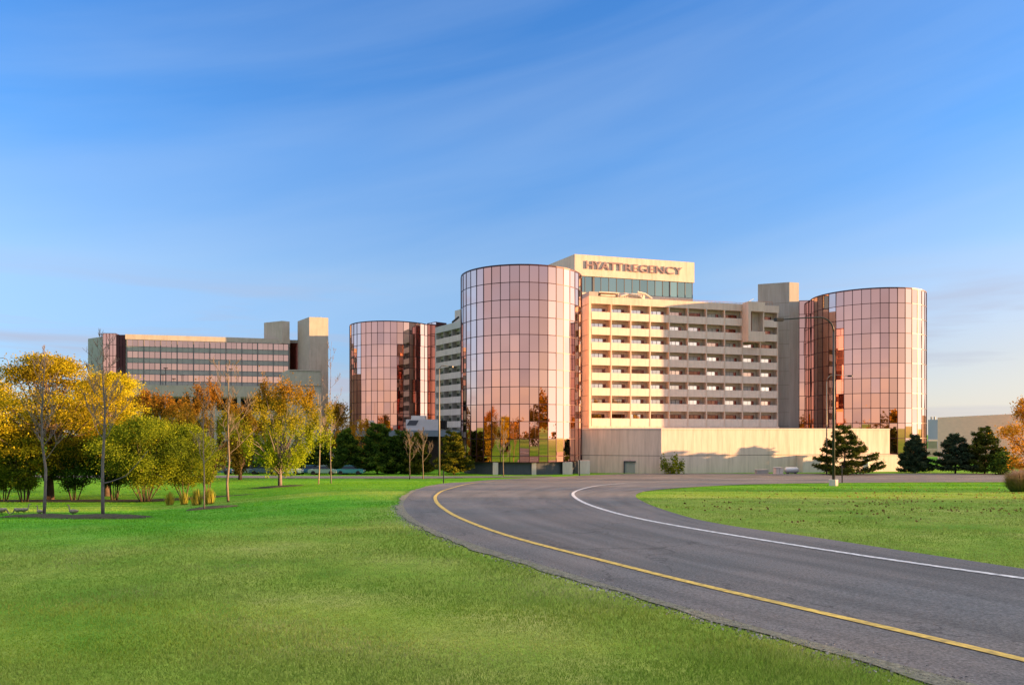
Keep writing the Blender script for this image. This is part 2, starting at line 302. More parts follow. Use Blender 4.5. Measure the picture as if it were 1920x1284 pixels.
# asphalt
def asphalt():
    m = bpy.data.materials.new('asphalt'); m.use_nodes = True; n = m.node_tree.nodes; l = m.node_tree.links; b = n['Principled BSDF']
    b.inputs['Roughness'].default_value = .85; b.inputs['Specular IOR Level'].default_value = .25
    t = n.new('ShaderNodeTexCoord'); mu = n.new('ShaderNodeMapping'); mu.inputs['Scale'].default_value = (14, .10, 1); l.new(t.outputs['UV'], mu.inputs[0])
    a = n.new('ShaderNodeTexNoise'); a.inputs['Scale'].default_value = 1.0; a.inputs['Detail'].default_value = 6; a.inputs['Distortion'].default_value = .3; l.new(mu.outputs[0], a.inputs['Vector'])
    r = n.new('ShaderNodeValToRGB'); e = r.color_ramp.elements; e[0].position = .3; e[0].color = (.096, .092, .086, 1); e[1].position = .72; e[1].color = (.162, .151, .142, 1); l.new(a.outputs['Fac'], r.inputs[0])
    g = n.new('ShaderNodeTexNoise'); g.inputs['Scale'].default_value = 28; g.inputs['Detail'].default_value = 4; g.inputs['Roughness'].default_value = .8; l.new(t.outputs['Object'], g.inputs['Vector'])
    r2 = n.new('ShaderNodeValToRGB'); e = r2.color_ramp.elements; e[0].position = .36; e[0].color = (.45, .45, .45, 1); e[1].position = .66; e[1].color = (1.7, 1.7, 1.7, 1); l.new(g.outputs['Fac'], r2.inputs[0])
    x = n.new('ShaderNodeMix'); x.data_type = 'RGBA'; x.blend_type = 'MULTIPLY'; x.inputs['Factor'].default_value = .8; l.new(r.outputs[0], x.inputs['A']); l.new(r2.outputs[0], x.inputs['B'])
    # patches of different age
    h = n.new('ShaderNodeTexNoise'); h.inputs['Scale'].default_value = .22; h.inputs['Detail'].default_value = 3; l.new(t.outputs['Object'], h.inputs['Vector'])
    r3 = n.new('ShaderNodeValToRGB'); e = r3.color_ramp.elements; e[0].position = .35; e[0].color = (.82, .85, .88, 1); e[1].position = .65; e[1].color = (1.15, 1.06, 1.03, 1); l.new(h.outputs['Fac'], r3.inputs[0])
    x2 = n.new('ShaderNodeMix'); x2.data_type = 'RGBA'; x2.blend_type = 'MULTIPLY'; x2.inputs['Factor'].default_value = 1; l.new(x.outputs['Result'], x2.inputs['A']); l.new(r3.outputs[0], x2.inputs['B'])
    # thin cracks
    dn = n.new('ShaderNodeTexNoise'); dn.inputs['Scale'].default_value = 1.1; dn.inputs['Detail'].default_value = 5; l.new(t.outputs['Object'], dn.inputs['Vector'])
    va = n.new('ShaderNodeVectorMath'); va.operation = 'MULTIPLY_ADD'; va.inputs[1].default_value = (2.2, 2.2, 0); l.new(dn.outputs['Color'], va.inputs[0]); l.new(t.outputs['Object'], va.inputs[2])
    vo = n.new('ShaderNodeTexVoronoi'); vo.feature = 'DISTANCE_TO_EDGE'; vo.inputs['Scale'].default_value = .16; l.new(va.outputs[0], vo.inputs['Vector'])
    r5 = n.new('ShaderNodeValToRGB'); e = r5.color_ramp.elements; e[0].position = .0; e[0].color = (.45, .45, .45, 1); e[1].position = .006; e[1].color = (1, 1, 1, 1); l.new(vo.outputs['Distance'], r5.inputs[0])
    x5 = n.new('ShaderNodeMix'); x5.data_type = 'RGBA'; x5.blend_type = 'MULTIPLY'; x5.inputs['Factor'].default_value = .8; l.new(x2.outputs['Result'], x5.inputs['A']); l.new(r5.outputs[0], x5.inputs['B'])
    l.new(x5.outputs['Result'], b.inputs['Base Color'])
    bp = n.new('ShaderNodeBump'); bp.inputs['Strength'].default_value = .5; bp.inputs['Distance'].default_value = .01; l.new(g.outputs['Fac'], bp.inputs['Height']); l.new(bp.outputs[0], b.inputs['Normal'])
    return m
M['asphalt'] = asphalt()
ko, ki = 9, 9     # indices (after extension) of the bend on both edges
A1, A2 = _o[:ko + 2], _o[ko + 1:]
def match(a, b, na, nb):
    """two curves resampled so that they share the bend point at index na"""
    ca = np.r_[smooth_curve(a[0], na, 0), smooth_curve(a[1], nb, 0)[1:]]; cb = np.r_[smooth_curve(b[0], na, 0), smooth_curve(b[1], nb, 0)[1:]]
    for c in (ca, cb):
        for _ in range(10): c[1:-1] = .25 * c[:-2] + .5 * c[1:-1] + .25 * c[2:]
    return ca, cb
def strip(name, Acur, Bcur, across, material, lift):
    n = len(Acur); V = []
    for k in range(across + 1): t = k / across; V.append(on_ground(Acur * (1 - t) + Bcur * t, lift))
    V = np.concatenate(V); idx = np.arange(n - 1); Fc = []
    for k in range(across): o = k * n; Fc.append(np.c_[o + idx, o + n + idx, o + n + idx + 1, o + idx + 1])
    Fc = np.concatenate(Fc); me = np_mesh(name, V, Fc, 4)
    # make normals face up
    uv = me.uv_layers.new(name='UVMap'); s = np.r_[0, np.cumsum(np.hypot(*np.diff((Acur + Bcur) / 2, axis=0).T))]
    U = np.concatenate([np.c_[np.full(n, k / across), s] for k in range(across + 1)]); uv.data.foreach_set('uv', U[Fc.ravel()].ravel().astype(np.float32))
    return link(name, me, material, smooth=True)
OA, IA = match((_o[:10], _o[9:]), (_i[:10], _i[9:]), 160, 200)
tag(strip('road', OA, IA, 40, M['asphalt'], .012), kind='structure')
def line(name, pts, width, material, lift, n=300):
    q = smooth_curve(pts, n, 8); d = np.gradient(q, axis=0); d /= np.linalg.norm(d, axis=1)[:, None]; nn = np.c_[-d[:, 1], d[:, 0]]
    return tag(strip(name, q + nn * width / 2, q - nn * width / 2, 2, material, lift), kind='structure')
M['yellow'] = mat('yellow_paint', (.30, .21, .06), .7, base2=(.78, .52, .10), scale=9, detail=8)
M['white'] = mat('white_paint', (.32, .31, .30), .7, base2=(.78, .75, .72), scale=9, detail=8)
line('yellow_edge_line', _y, .15, M['yellow'], .022)
line('white_edge_line', _w, .16, M['white'], .022)
# far road on the left, behind the lawn
LA = np.c_[np.linspace(-260, 6, 90), np.full(90, 104.0)]; LB = np.c_[np.linspace(-260, 6, 90), np.full(90, 112.5)]
LA[:, 1] += np.clip((LA[:, 0] + 12) / 18, 0, 1) * 6
tag(strip('far_road', LA, LB, 6, M['asphalt'], .010), kind='structure')
# polygons of the roads, to keep the lawn under them
def in_poly(px, py, poly):
    c = np.zeros(px.shape, bool); x0, y0 = poly[-1]
    for x1, y1 in poly:
        m = ((y1 > py) != (y0 > py))
        with np.errstate(all='ignore'): c ^= m & (px < (x0 - x1) * (py - y1) / (y0 - y1 + 1e-12) + x1)
        x0, y0 = x1, y1
    return c
ROADP = np.r_[OA[::4], IA[::-4]]; FARP = np.r_[LA, LB[::-1]]
# ground sheet
def lawn_mat():
    m = bpy.data.materials.new('lawn'); m.use_nodes = True; n = m.node_tree.nodes; l = m.node_tree.links; b = n['Principled BSDF']
    b.inputs['Roughness'].default_value = 1; b.inputs['Specular IOR Level'].default_value = .1
    t = n.new('ShaderNodeTexCoord')
    def noise(s, d=4, st=None, src=None):
        q = n.new('ShaderNodeTexNoise'); q.inputs['Scale'].default_value = s; q.inputs['Detail'].default_value = d; q.inputs['Roughness'].default_value = .65
        mpp = n.new('ShaderNodeMapping'); l.new(t.outputs['Object'], mpp.inputs[0]); l.new(mpp.outputs[0], q.inputs['Vector'])
        if st: mpp.inputs['Scale'].default_value = st
        return q.outputs['Fac']
    def ramp(f, els):
        r = n.new('ShaderNodeValToRGB'); cr = r.color_ramp
        while len(cr.elements) < len(els): cr.elements.new(.5)
        for i, (p, c) in enumerate(els): cr.elements[i].position = p; cr.elements[i].color = (*c, 1)
        l.new(f, r.inputs[0]); return r.outputs[0]
    def mix(a, b_, f=1, bt='MULTIPLY'):
        x = n.new('ShaderNodeMix'); x.data_type = 'RGBA'; x.blend_type = bt; x.inputs['Factor'].default_value = f; l.new(a, x.inputs['A']); l.new(b_, x.inputs['B']); return x.outputs['Result']
    c = ramp(noise(.35, 5), [(.28, (.11, .24, .022)), (.45, (.19, .29, .038)), (.58, (.24, .31, .057)), (.74, (.35, .36, .11))])
    c = mix(c, ramp(noise(3.5, 5), [(.3, (.82, .84, .8)), (.7, (1.18, 1.14, 1.14))]))
    c = mix(c, ramp(noise(30, 4), [(.3, (.72, .74, .7)), (.7, (1.28, 1.25, 1.2))]))
    c = mix(c, ramp(noise(1.1, 6), [(.40, (1, 1, 1)), (.62, (1, 1, 1)), (.72, (1.25, 1.08, 1.5))]))
    c = mix(c, ramp(noise(.9, 6, (1.3, .8, 1)), [(.30, (.62, .8, .6)), (.46, (1, 1, 1))]))
    c = green_patch(n, l, t, c)
    l.new(c, b.inputs['Base Color'])
    bp = n.new('ShaderNodeBump'); bp.inputs['Strength'].default_value = .6; bp.inputs['Distance'].default_value = .04
    l.new(noise(18, 5), bp.inputs['Height']); l.new(bp.outputs[0], b.inputs['Normal'])
    return m
M['lawn'] = lawn_mat()
ang = np.r_[np.arange(-44, 44, .3), np.arange(44, 316, 3.2)]; rr = np.r_[.5, np.geomspace(1.0, 3500, 330)]
AA, RRr = np.meshgrid(np.radians(ang), rr, indexing='ij'); GX = np.sin(AA) * RRr; GY = np.cos(AA) * RRr
GZ = gz(GX, GY)
_m = in_poly(GX.ravel(), GY.ravel(), ROADP) | in_poly(GX.ravel(), GY.ravel(), FARP)
_k = np.where(_m)[0]; _pt = np.c_[GX.ravel()[_k], GY.ravel()[_k]]; _ed = np.r_[OA, IA]
_dm = np.concatenate([np.sqrt(((a_[:, None] - _ed[None]) ** 2).sum(-1)).min(1) for a_ in np.array_split(_pt, 80)])
_m[_k[_dm < np.clip(.03 * np.hypot(_pt[:, 0], _pt[:, 1]), .3, 1.2)]] = False
GZr = GZ.ravel(); GZr[_m] -= .035; GZ = GZr.reshape(GZ.shape)
na, nr = GX.shape; ii, jj = np.meshgrid(np.arange(na), np.arange(nr - 1), indexing='ij'); i2 = (ii + 1) % na
Fg = np.stack([ii * nr + jj, ii * nr + jj + 1, i2 * nr + jj + 1, i2 * nr + jj], -1).reshape(-1, 4)
g = link('ground', np_mesh('ground', np.c_[GX.ravel(), GY.ravel(), GZ.ravel()], Fg, 4), M['lawn'], smooth=True); tag(g, kind='structure')
# ------------------------------------------------------------------ hotel
hotel = empty('hotel', (0, 0, E - 7), 'long concrete hotel with three round copper glass towers and a lettered rooftop sign', 'hotel')
def hb(mb, name, m, parent=None, loc=(0, 0, 0), rz=0, smooth=False):
    """part of the hotel: loc in world coordinates"""
    return mb.build(name, m, hotel, (loc[0], loc[1], loc[2] - (E - 7)), rz, smooth)
rng = random.Random(4)
FL = 2.75
def glass_wall(p0, p1, z_lines, n_panels, name, parent, gm, mm, jit=.006, mw=.10, skip_m=False):
    """panes along p0->p1 (outside on the right-hand side when walking p0->p1 is -normal)"""
    pass
def round_tower(cx, cy, rad, ztop, zbot, nseg=42, a_off=0.0):
    gl = MB(); ml = MB()
    zl = [ztop - FL * k for k in range(40) if ztop - FL * k > zbot + .8] + [zbot]
    for k in range(nseg):
        a0 = a_off + 2 * math.pi * k / nseg; a1 = a_off + 2 * math.pi * (k + 1) / nseg; am = (a0 + a1) / 2
        for z1, z0 in zip(zl, zl[1:]):
            q = []
            jx = rng.gauss(0, .009); jz = rng.gauss(0, .008)
            for (a, z, s, t) in ((a0, z0, -1, -1), (a1, z0, 1, -1), (a1, z1, 1, 1), (a0, z1, -1, 1)):
                r_ = rad + s * jx + t * jz; q.append((r_ * math.cos(a), r_ * math.sin(a), z))
            gl.quad(*q)
        # vertical mullion
        ca, sa = math.cos(a0), math.sin(a0); hw = .05; r0, r1 = rad - .05, rad + .06
        def pt(r, o, z): return (r * ca - o * sa, r * sa + o * ca, z)
        for (ra, oa, rb, ob) in ((r1, -hw, r1, hw), (r0, -hw, r1, -hw), (r1, hw, r0, hw)):
            ml.quad(pt(ra, oa, zbot), pt(rb, ob, zbot), pt(rb, ob, ztop), pt(ra, oa, ztop))
    for z in zl:
        h = .05 if z != zl[0] else .12; r1 = rad + .045
        for k in range(nseg):
            a0 = a_off + 2 * math.pi * k / nseg; a1 = a_off + 2 * math.pi * (k + 1) / nseg
            p = [(r1 * math.cos(a), r1 * math.sin(a)) for a in (a0, a1)]; q = [((rad - .08) * math.cos(a), (rad - .08) * math.sin(a)) for a in (a0, a1)]
            zt, zb_ = z + h, z - h
            ml.quad((*p[0], zb_), (*p[1], zb_), (*p[1], zt), (*p[0], zt)); ml.quad((*p[0], zt), (*p[1], zt), (*q[1], zt), (*q[0], zt)); ml.quad((*q[0], zb_), (*q[1], zb_), (*p[1], zb_), (*p[0], zb_))
    o = hb(gl, 'round_tower', M['copper'], loc=(cx, cy, 0))
    m = ml.build('mullion_grid', M['mull'], o)
    rf = MB(); rf.prism([((rad - .1) * math.cos(2 * math.pi * k / 45), (rad - .1) * math.sin(2 * math.pi * k / 45)) for k in range(45)], ztop - .6, ztop - .3)
    rf.build('roof', M['roof'], o)
    return o
ZT = E + 26.6
T1 = (1.6, 128.3); T2 = (69.8, 147.0); T3 = (-30.2, 187.6); RAD = 10.35
t1 = round_tower(*T1, RAD, ZT, E - 4.6, a_off=R(2)); t1['label'] = 'nearest glass tower, between the lawn road and the balconied wing'
t2 = round_tower(*T2, RAD, ZT, E - 6.9); t2['label'] = 'glass tower at the right end of the balconied wing'
t3 = round_tower(*T3, RAD, ZT, E - 6.9, a_off=R(3)); t3['label'] = 'smallest looking glass tower, behind the entrance canopy'
# plinth under tower 1
mb = MB(); mb.prism([((RAD - .5) * math.cos(2 * math.pi * k / 48), (RAD - .5) * math.sin(2 * math.pi * k / 48)) for k in range(48)], E - 7.3, E - 4.62)
mb.build('plinth', M['base'], t1)
def pier(px0, px1, Y, top=E - 4.66):
    x0, x1 = X(px0, Y), X(px1, Y); m_ = MB(); m_.box(-(x1 - x0) / 2, (x1 - x0) / 2, 0, 1.4, G(x0, Y) - .3, top)
    return m_.build('pier', M['conc_lt'], t1, ((x0 + x1) / 2 - T1[0], Y - T1[1], 0))
pier(924, 934, 118.6); pier(997, 1005.5, 118.3); pier(1055, 1073.5, 120.3); pier(1084.5, 1106, 121.5, E - 4.45)
# main guest wing
TH = math.atan2(.276, .961); WO = (13.9, 134.6, 0); NB, BW, S0 = 10, 3.9, .4
ZB = E + 1.44; RW = 8
wing = MB(); LEN = 39.4; DEP = 14
wing.box(-.0, LEN + .3, 1.25, DEP, E - 2, ZB + RW * FL + .35)                      # body behind the balconies
wing.box(-.02, LEN + .32, -.02, DEP, ZB + RW * FL - .02, E + 24.75)         # roof fascia
wing.box(-.02, LEN + .32, -.01, 1.3, E + .2, ZB - .12)                     # base band
wing.box(-.02, .4, -.01, 1.3, ZB - .12, ZB + RW * FL - .02)               # left end pier
wingo = hb(wing, 'guest_wing', M['conc'], loc=WO, rz=TH); wingo['label'] = 'concrete wing with eight rows of balconies'
for i in range(1, NB + 1):
    s = S0 + i * BW; fins = MB(); fins.box(s - .09, s + .09, -.04, 1.25, ZB - .12, ZB + RW * FL - .02); fins.build('party_wall', M['conc'], wingo)
for r_ in range(RW): slab = MB(); z = ZB + r_ * FL; slab.box(.4, LEN, .2, 1.25, z - .1, z + .08); slab.build('floor_slab', M['conc'], wingo)
# end wall joints
jm = MB()
for r_ in range(RW + 1): z = ZB + r_ * FL - .1; jm.box(-.035, -.015, .1, DEP - .1, z - .03, z + .03)
jm.build('joint_lines', M['joint'], wingo)
par = MB(); par.box(.11, BW - .11, -.0, .16, -.12, 1.27)
par_me = bpy.data.meshes.new('balcony'); par_me.from_pydata(par.v, [], par.f); par_me.materials.append(M['conc_lt'])
def window_meshes():
    out = []
    for k in range(3):
        w_ = MB(); w0, w1 = .25, (2.62, 2.5, 2.75)[k]; n_ = 3
        for i in range(n_):
            a = w0 + (w1 - w0) * i / n_ + .03; b = w0 + (w1 - w0) * (i + 1) / n_ - .03; j = rng.gauss(0, .012)
            w_.quad((a, 1.2 + j, .5), (b, 1.2 - j, .5), (b, 1.2 - j, 2.02), (a, 1.2 + j, 2.02))
        me = bpy.data.meshes.new('window'); me.from_pydata(w_.v, [], w_.f); me.materials.append(M['window']); out.append((me, w1))
    return out
M['curtain'] = mat('drawn_curtain', (.62, .52, .44), .8)
WM = window_meshes()
fm = []
for me, w1 in WM:
    f_ = MB(); f_.box(.2, w1 + .05, 1.215, 1.245, .4, 2.08)
    f2 = MB()
    m1 = bpy.data.meshes.new('frame'); m1.from_pydata(f_.v, [], f_.f); m1.materials.append(M['mull'])
    d_ = MB(); d_.quad((w1 + .08, 1.21, .1), (w1 + .62, 1.21, .1), (w1 + .62, 1.21, 2.05), (w1 + .08, 1.21, 2.05)); m2 = bpy.data.meshes.new('balcony_door'); m2.from_pydata(d_.v, [], d_.f); m2.materials.append(M['darkdoor'])
    fm.append((m1, m2))
dark_win = glass_mat('unlit_room_glass', (.22, .09, .06), .1, .5)
for r_ in range(RW):
    for b_ in range(NB):
        if b_ == 8 and r_ >= 6: continue
        x = S0 + b_ * BW; z = ZB + r_ * FL
        o = bpy.data.objects.new('balcony', par_me); C.objects.link(o); o.parent = wingo; o.location = (x, 0, z)
        k = rng.choice((0, 0, 1, 2)); me, w1 = WM[k]
        if r_ == 0 and b_ >= 3 or (b_ >= 7 and r_ >= 6): me = me.copy(); me.materials.clear(); me.materials.append(dark_win)
        elif rng.random() < .22: me = me.copy(); me.materials.clear(); me.materials.append(rng.choice((dark_win, M['offwin'], M['curtain'])))
        o2 = bpy.data.objects.new('window', me); C.objects.link(o2); o2.parent = wingo; o2.location = (x, 0, z)
        for nm, mm in zip(('frame', 'balcony_door'), fm[k]):
            if nm == 'frame':
                o3 = bpy.data.objects.new('window_frame', mm)
            else: o3 = bpy.data.objects.new('balcony_door', mm)
            C.objects.link(o3); o3.parent = wingo; o3.location = (x, 0, z)
# projecting stair box
bx = MB(); s0, s1, pr = 31.55, 35.2, 2.0; zt, zb_ = E + 24.95, ZB + 6 * FL - .5
bx.box(s0, s0 + .55, -pr, -.03, zb_, zt); bx.box(s0 + .55, s1, -pr, -pr + .3, zb_, zb_ + 1.9); bx.box(s0 + .55, s1, -pr, -.03, zt - 1.8, zt)
bx.box(s1 - .25, s1, -pr + .3, -.03, zb_, zt - 1.8); bx.box(s0 + .55, s1 - .25, -pr + .3, -.03, zb_, zb_ + .2)
bx.box(s0 + 1.9, s1 - .25, -.3, 1.2, zb_ + .2, zt - 1.8)
bx.build('projecting_balcony', M['conc'], wingo)
dd = MB(); dd.quad((s0 + .56, -.2, zb_ + .2), (s0 + 1.89, -.2, zb_ + .2), (s0 + 1.89, -.2, zt - 1.8), (s0 + .56, -.2, zt - 1.8)); dd.build('balcony_door', M['darkdoor'], wingo)
# roof-top plant on the wing
def unit(x0, x1, y0, y1, z0, z1, m='metal', name='rooftop_unit'):
    q = MB(); q.box(x0, x1, y0, y1, z0, z1); return q.build(name, M[m], wingo)
zr = E + 24.75
q = MB(); q.box(.8, 2.6, 2, 6, zr, zr + 1.2); q.build('rooftop_unit', M['conc_gr'], wingo)
q = MB(); q.box(3.0, 6.4, 2.2, 5.5, zr, zr + .35); q.box(3.3, 6.2, 2.4, 5.3, zr + .6, zr + .9); q.box(2.9, 6.8, 2.2, 5.6, zr + 1.15, zr + 1.35); q.box(4.2, 5.4, 3, 5, zr + .3, zr + 1.25); q.build('rooftop_unit', M['conc'], wingo)
q = MB(); q.box(7.0, 12.5, 3.0, 6.5, zr, zr + 1.5)
for k in range(12): a = 7 + k * .46; q.box(a, a + .08, 2.9, 3.0, zr + .1, zr + 1.4)
q.tube([(7.4, 2.8, zr + .8), (9, 2.6, zr + 1.3), (11, 2.7, zr + 1.0), (12.4, 2.9, zr + .4)], .16, 8)
q.build('rooftop_unit', M['conc_lt'], wingo)
q = MB(); q.tube([(10.5, 2.0, zr + 1.55), (12, 2.0, zr + 1.3), (13.4, 2.0, zr + .5)], .22, 8); q.build('duct', M['conc'], wingo)
rl = MB()
for k in range(22): a = 15 + k * .9; rl.tube([(a, 1.6, zr), (a, 1.6, zr + .55)], .03, 4)
rl.tube([(15, 1.6, zr + .55), (33.9, 1.6, zr + .55)], .035, 4); rl.tube([(15, 1.6, zr + .3), (33.9, 1.6, zr + .3)], .03, 4)
for k in range(6): a = 35.4 + k * .7; rl.tube([(a, 1.0, zr), (a, 1.0, zr + .9)], .03, 4)
rl.tube([(35.4, 1.0, zr + .9), (38.9, 1.0, zr + .9)], .035, 4)
rl.build('railing', mat('rusty_rail', (.35, .17, .09), .7), wingo)
dsh = MB(); dsh.box(33.9, 35.6, 2.6, 2.9, zr + .2, zr + .9); dsh.tube([(33, 2.7, zr + .2), (35.8, 2.7, zr + 1.7)], .06, 5); dsh.build('antenna', M['metal'], wingo)
# shaft at the right end
A_, B_, C_ = (X(1421, 152), 152), (X(1480, 149.9), 149.9), (X(1498, 150.6), 150.6)
sh = MB(); sh.prism([A_, B_, C_, (C_[0] + .6, 156), (A_[0] + 3, 160)], E - 6.9, E + 30.3)
shaft = hb(sh, 'stair_shaft', M['conc_gr']); 
jm = MB()
d = Vector((B_[0] - A_[0], B_[1] - A_[1], 0)).normalized(); nn_ = Vector((d.y, -d.x, 0))
for r_ in range(10):
    z = ZB + r_ * FL; a = Vector((*A_, z)) + nn_ * .012; b = Vector((*B_, z)) + nn_ * .012
    jm.quad(a - Vector((0, 0, .025)), b - Vector((0, 0, .025)), b + Vector((0, 0, .025)), a + Vector((0, 0, .025)))
jm.build('joint_lines', M['joint'], shaft)
def flat_glass(name, p0, p1, zt, zb_, npan, depth=3.0, dz=FL):
    """curtain wall facing right-hand side of p0->p1 (towards the camera when p0 is left)"""
    d = Vector((p1[0] - p0[0], p1[1] - p0[1], 0)); ln = d.length; th = math.atan2(d.y, d.x)
    body = MB(); body.box(0, ln, .08, depth, zb_, zt - .02)
    o = hb(body, name, M['mull'], loc=(p0[0], p0[1], 0), rz=th)
    gl = MB(); ml = MB(); zl = [zt - dz * k for k in range(30) if zt - dz * k > zb_ + .5] + [zb_]
    for k in range(npan):
        a = ln * k / npan; b = ln * (k + 1) / npan
        for z1, z0 in zip(zl, zl[1:]):
            j = rng.gauss(0, .006); gl.quad((a, j, z0), (b, -j, z0), (b, -j, z1), (a, j, z1))
        ml.box(a - .04, a + .04, -.06, .07, zb_, zt)
    ml.box(ln - .04, ln + .04, -.06, .07, zb_, zt)
    for z in zl: ml.box(0, ln, -.05, .06, z - .05, z + .05)
    gl.build('glass_panes', M['copper'], o); ml.build('mullion_grid', M['mull'], o); return o
flat_glass('glass_link', (X(1498.5, 151), 151), (63.5, 150.2), E + 26.75, E - 6.9, 3)
flat_glass('glass_link', (X(801.5, 179.8), 179.8), (X(818, 177), 177), E + 26.4, E - 6.9, 2)
# sign block
SB = (12.6, 150.0); sdir = (.961, .276); SL = 26.9
P0 = SB; P1 = (SB[0] + sdir[0] * SL, SB[1] + sdir[1] * SL); P2 = (P1[0] - .276 * 12, P1[1] + .961 * 12); P3 = (P0[0] - .45 * 11, P0[1] + .89 * 11)
sb = MB(); sb.prism([P0, P1, P2, P3], E + 31.7, E + 35.95); 
def inset(p, q, t): return (p[0] + (q[0] - p[0]) * t, p[1] + (q[1] - p[1]) * t)
cc = ((P0[0] + P1[0] + P2[0] + P3[0]) / 4, (P0[1] + P1[1] + P2[1] + P3[1]) / 4)
sb.prism([inset(p, cc, .02) for p in (P0, P1, P2, P3)], E + 22, E + 28.4)
sbo = hb(sb, 'penthouse', M['conc']); sbo['label'] = 'sunlit block above the roof that carries the sign letters'
pg = MB(); pm = MB(); ths = math.atan2(.276, .961)
for k in range(15):
    a = .6 + (SL - .9) * k / 15; b = .6 + (SL - .9) * (k + 1) / 15; j = rng.gauss(0, .012)
    pg.quad((a, .35 + j, E + 28.4), (b, .35 - j, E + 28.4), (b, .35 - j, E + 31.7), (a, .35 + j, E + 31.7)); pm.box(a - .06, a + .06, .25, .34, E + 28.4, E + 31.7)
pm.box(SL - .36, SL - .24, .25, .34, E + 28.4, E + 31.7); pm.box(.5, SL - .3, .36, .8, E + 28.4, E + 31.7)
pm.box(.5, SL - .3, .2, .34, E + 28.4, E + 28.5)
a = pg.build('penthouse_glass', M['teal'], sbo, (*SB, 0), ths); b = pm.build('penthouse_frame', M['greyframe'], sbo, (*SB, 0), ths)
def letters(txt, s0, s1, cap, zc, bold, name):
    cu = bpy.data.curves.new(name, 'FONT'); cu.body = txt; cu.size = 1; cu.extrude = .06; cu.offset = bold; cu.resolution_u = 4; cu.space_character = 1.0
    ob = bpy.data.objects.new(name, cu); C.objects.link(ob); dg = bpy.context.evaluated_depsgraph_get(); dg.update()
    me = bpy.data.meshes.new_from_object(ob.evaluated_get(dg)); C.objects.unlink(ob); bpy.data.objects.remove(ob)
    co = np.zeros(len(me.vertices) * 3, np.float32); me.vertices.foreach_get('co', co); co = co.reshape(-1, 3)
    mn, mx_ = co.min(0), co.max(0); sx = (s1 - s0) / (mx_[0] - mn[0]); sz = cap / (mx_[1] - mn[1])
    V = np.c_[s0 + (co[:, 0] - mn[0]) * sx, -.14 - co[:, 2] * 1.2, zc - cap / 2 + (co[:, 1] - mn[1]) * sz]
    me.vertices.foreach_set('co', V.astype(np.float32).ravel()); me.update(); me.materials.clear()
    return link(name, me, M['letter'], sbo, (*SB, 0), ths)
letters('HYATT', 2.35, 10.55, 1.62, E + 33.95, .016, 'sign_word')
letters('REGENCY', 10.95, 24.0, 1.56, E + 33.9, .0, 'sign_word')
# side wing at the left of tower 1
t0 = (-18.1, 176.0); sv = (.539, -.842); ths2 = math.atan2(sv[1], sv[0]); SLn = 36
sw = MB(); sw.box(0, SLn, 1.25, 13, E - 6.9, ZB + RW * FL + .1); sw.box(0, SLn, 0, 13, ZB + RW * FL - .02, E + 24.9)
sw.box(0, .35, 0, 1.3, E - 1, ZB + RW * FL); sw.box(0.4, SLn, 5, 12, E + 24.9, E + 29.2)
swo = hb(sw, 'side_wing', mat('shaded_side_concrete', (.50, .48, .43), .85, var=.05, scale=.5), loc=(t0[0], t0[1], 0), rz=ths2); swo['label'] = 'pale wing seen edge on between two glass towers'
for r_ in range(-1, RW):
    z = ZB + r_ * FL
    q = MB(); q.box(.3, SLn, -.02, .16, z - .12, z + 1.27); q.build('balcony_band', M['conc_lt'], swo)
    q2 = MB()
    for b_ in range(9):
        x = .4 + b_ * 3.9
        q2.quad((x + .3, 1.2, z + .5), (x + 2.9, 1.2, z + .5), (x + 2.9, 1.2, z + 2.1), (x + .3, 1.2, z + 2.1))
    q2.build('window_row', M['teal'], swo)
for b_ in range(9): q = MB(); x = 4.2 + b_ * 3.9; q.box(x, x + .18, .02, 1.25, ZB - FL - .12, ZB + RW * FL - .02); q.build('party_wall', M['conc_gr'], swo)
q = MB(); q.tube([(3, 3, E + 26), (6, 3, E + 26.8)], .25, 6); q.box(4, 7, 3, 4, E + 24.9, E + 25.8); q.build('rooftop_unit', M['poledark'], swo)
# podium
PC = (24.8, 124.0); PR = (68.7, 135.8); PL = (11.0, 128.2)
pd = MB(); pd.prism([PL, PC, PR, (PR[0] - 2, PR[1] + 12), (PL[0], PL[1] + 20)], E - 7.5, E + .62)
pdo = hb(pd, 'podium', M['wall_rib']); pdo['label'] = 'windowless ribbed concrete podium wall under the balconied wing'
cp = MB()
def off(p, q, d_):
    v = Vector((q[0] - p[0], q[1] - p[1])).normalized(); n_ = Vector((v.y, -v.x)); return n_ * d_
o1 = off(PL, PC, .06); o2 = off(PC, PR, .06)
cp.prism([(PL[0] + o1.x, PL[1] + o1.y), (PC[0] + (o1.x + o2.x) / 2, PC[1] - .07), (PR[0] + .06, PR[1] - .06), (PR[0] - 2, PR[1] + 12), (PL[0], PL[1] + 20)], E + .625, E + .85)
cp.build('coping', M['conc_lt'], pdo)
jm = MB()
for (p, q_) in ((PL, PC), (PC, PR)):
    o_ = off(p, q_, .012); z = E - 3.75
    jm.quad((p[0] + o_.x, p[1] + o_.y, z - .04), (q_[0] + o_.x, q_[1] + o_.y, z - .04), (q_[0] + o_.x, q_[1] + o_.y, z + .04), (p[0] + o_.x, p[1] + o_.y, z + .04))
jm.build('joint_lines', M['joint'], pdo)
# service door in the podium's shaded face
dv = Vector((PC[0] - PL[0], PC[1] - PL[1])).normalized(); thd = math.atan2(dv.y, dv.x)
dpt = (PL[0] + dv.x * 9.2, PL[1] + dv.y * 9.2)
q = MB(); q.box(-.8, .85, -.08, .02, E - 7, E - 4.85); dr = q.build('service_door', M['spandrel'], pdo, (dpt[0], dpt[1], 0), thd)
q = MB(); q.box(-1.0, -.82, -.3, .02, E - 7, E - 4.7); q.box(-1.0, 1.0, -.3, .02, E - 4.84, E - 4.65); q.build('door_frame', M['base'], dr)
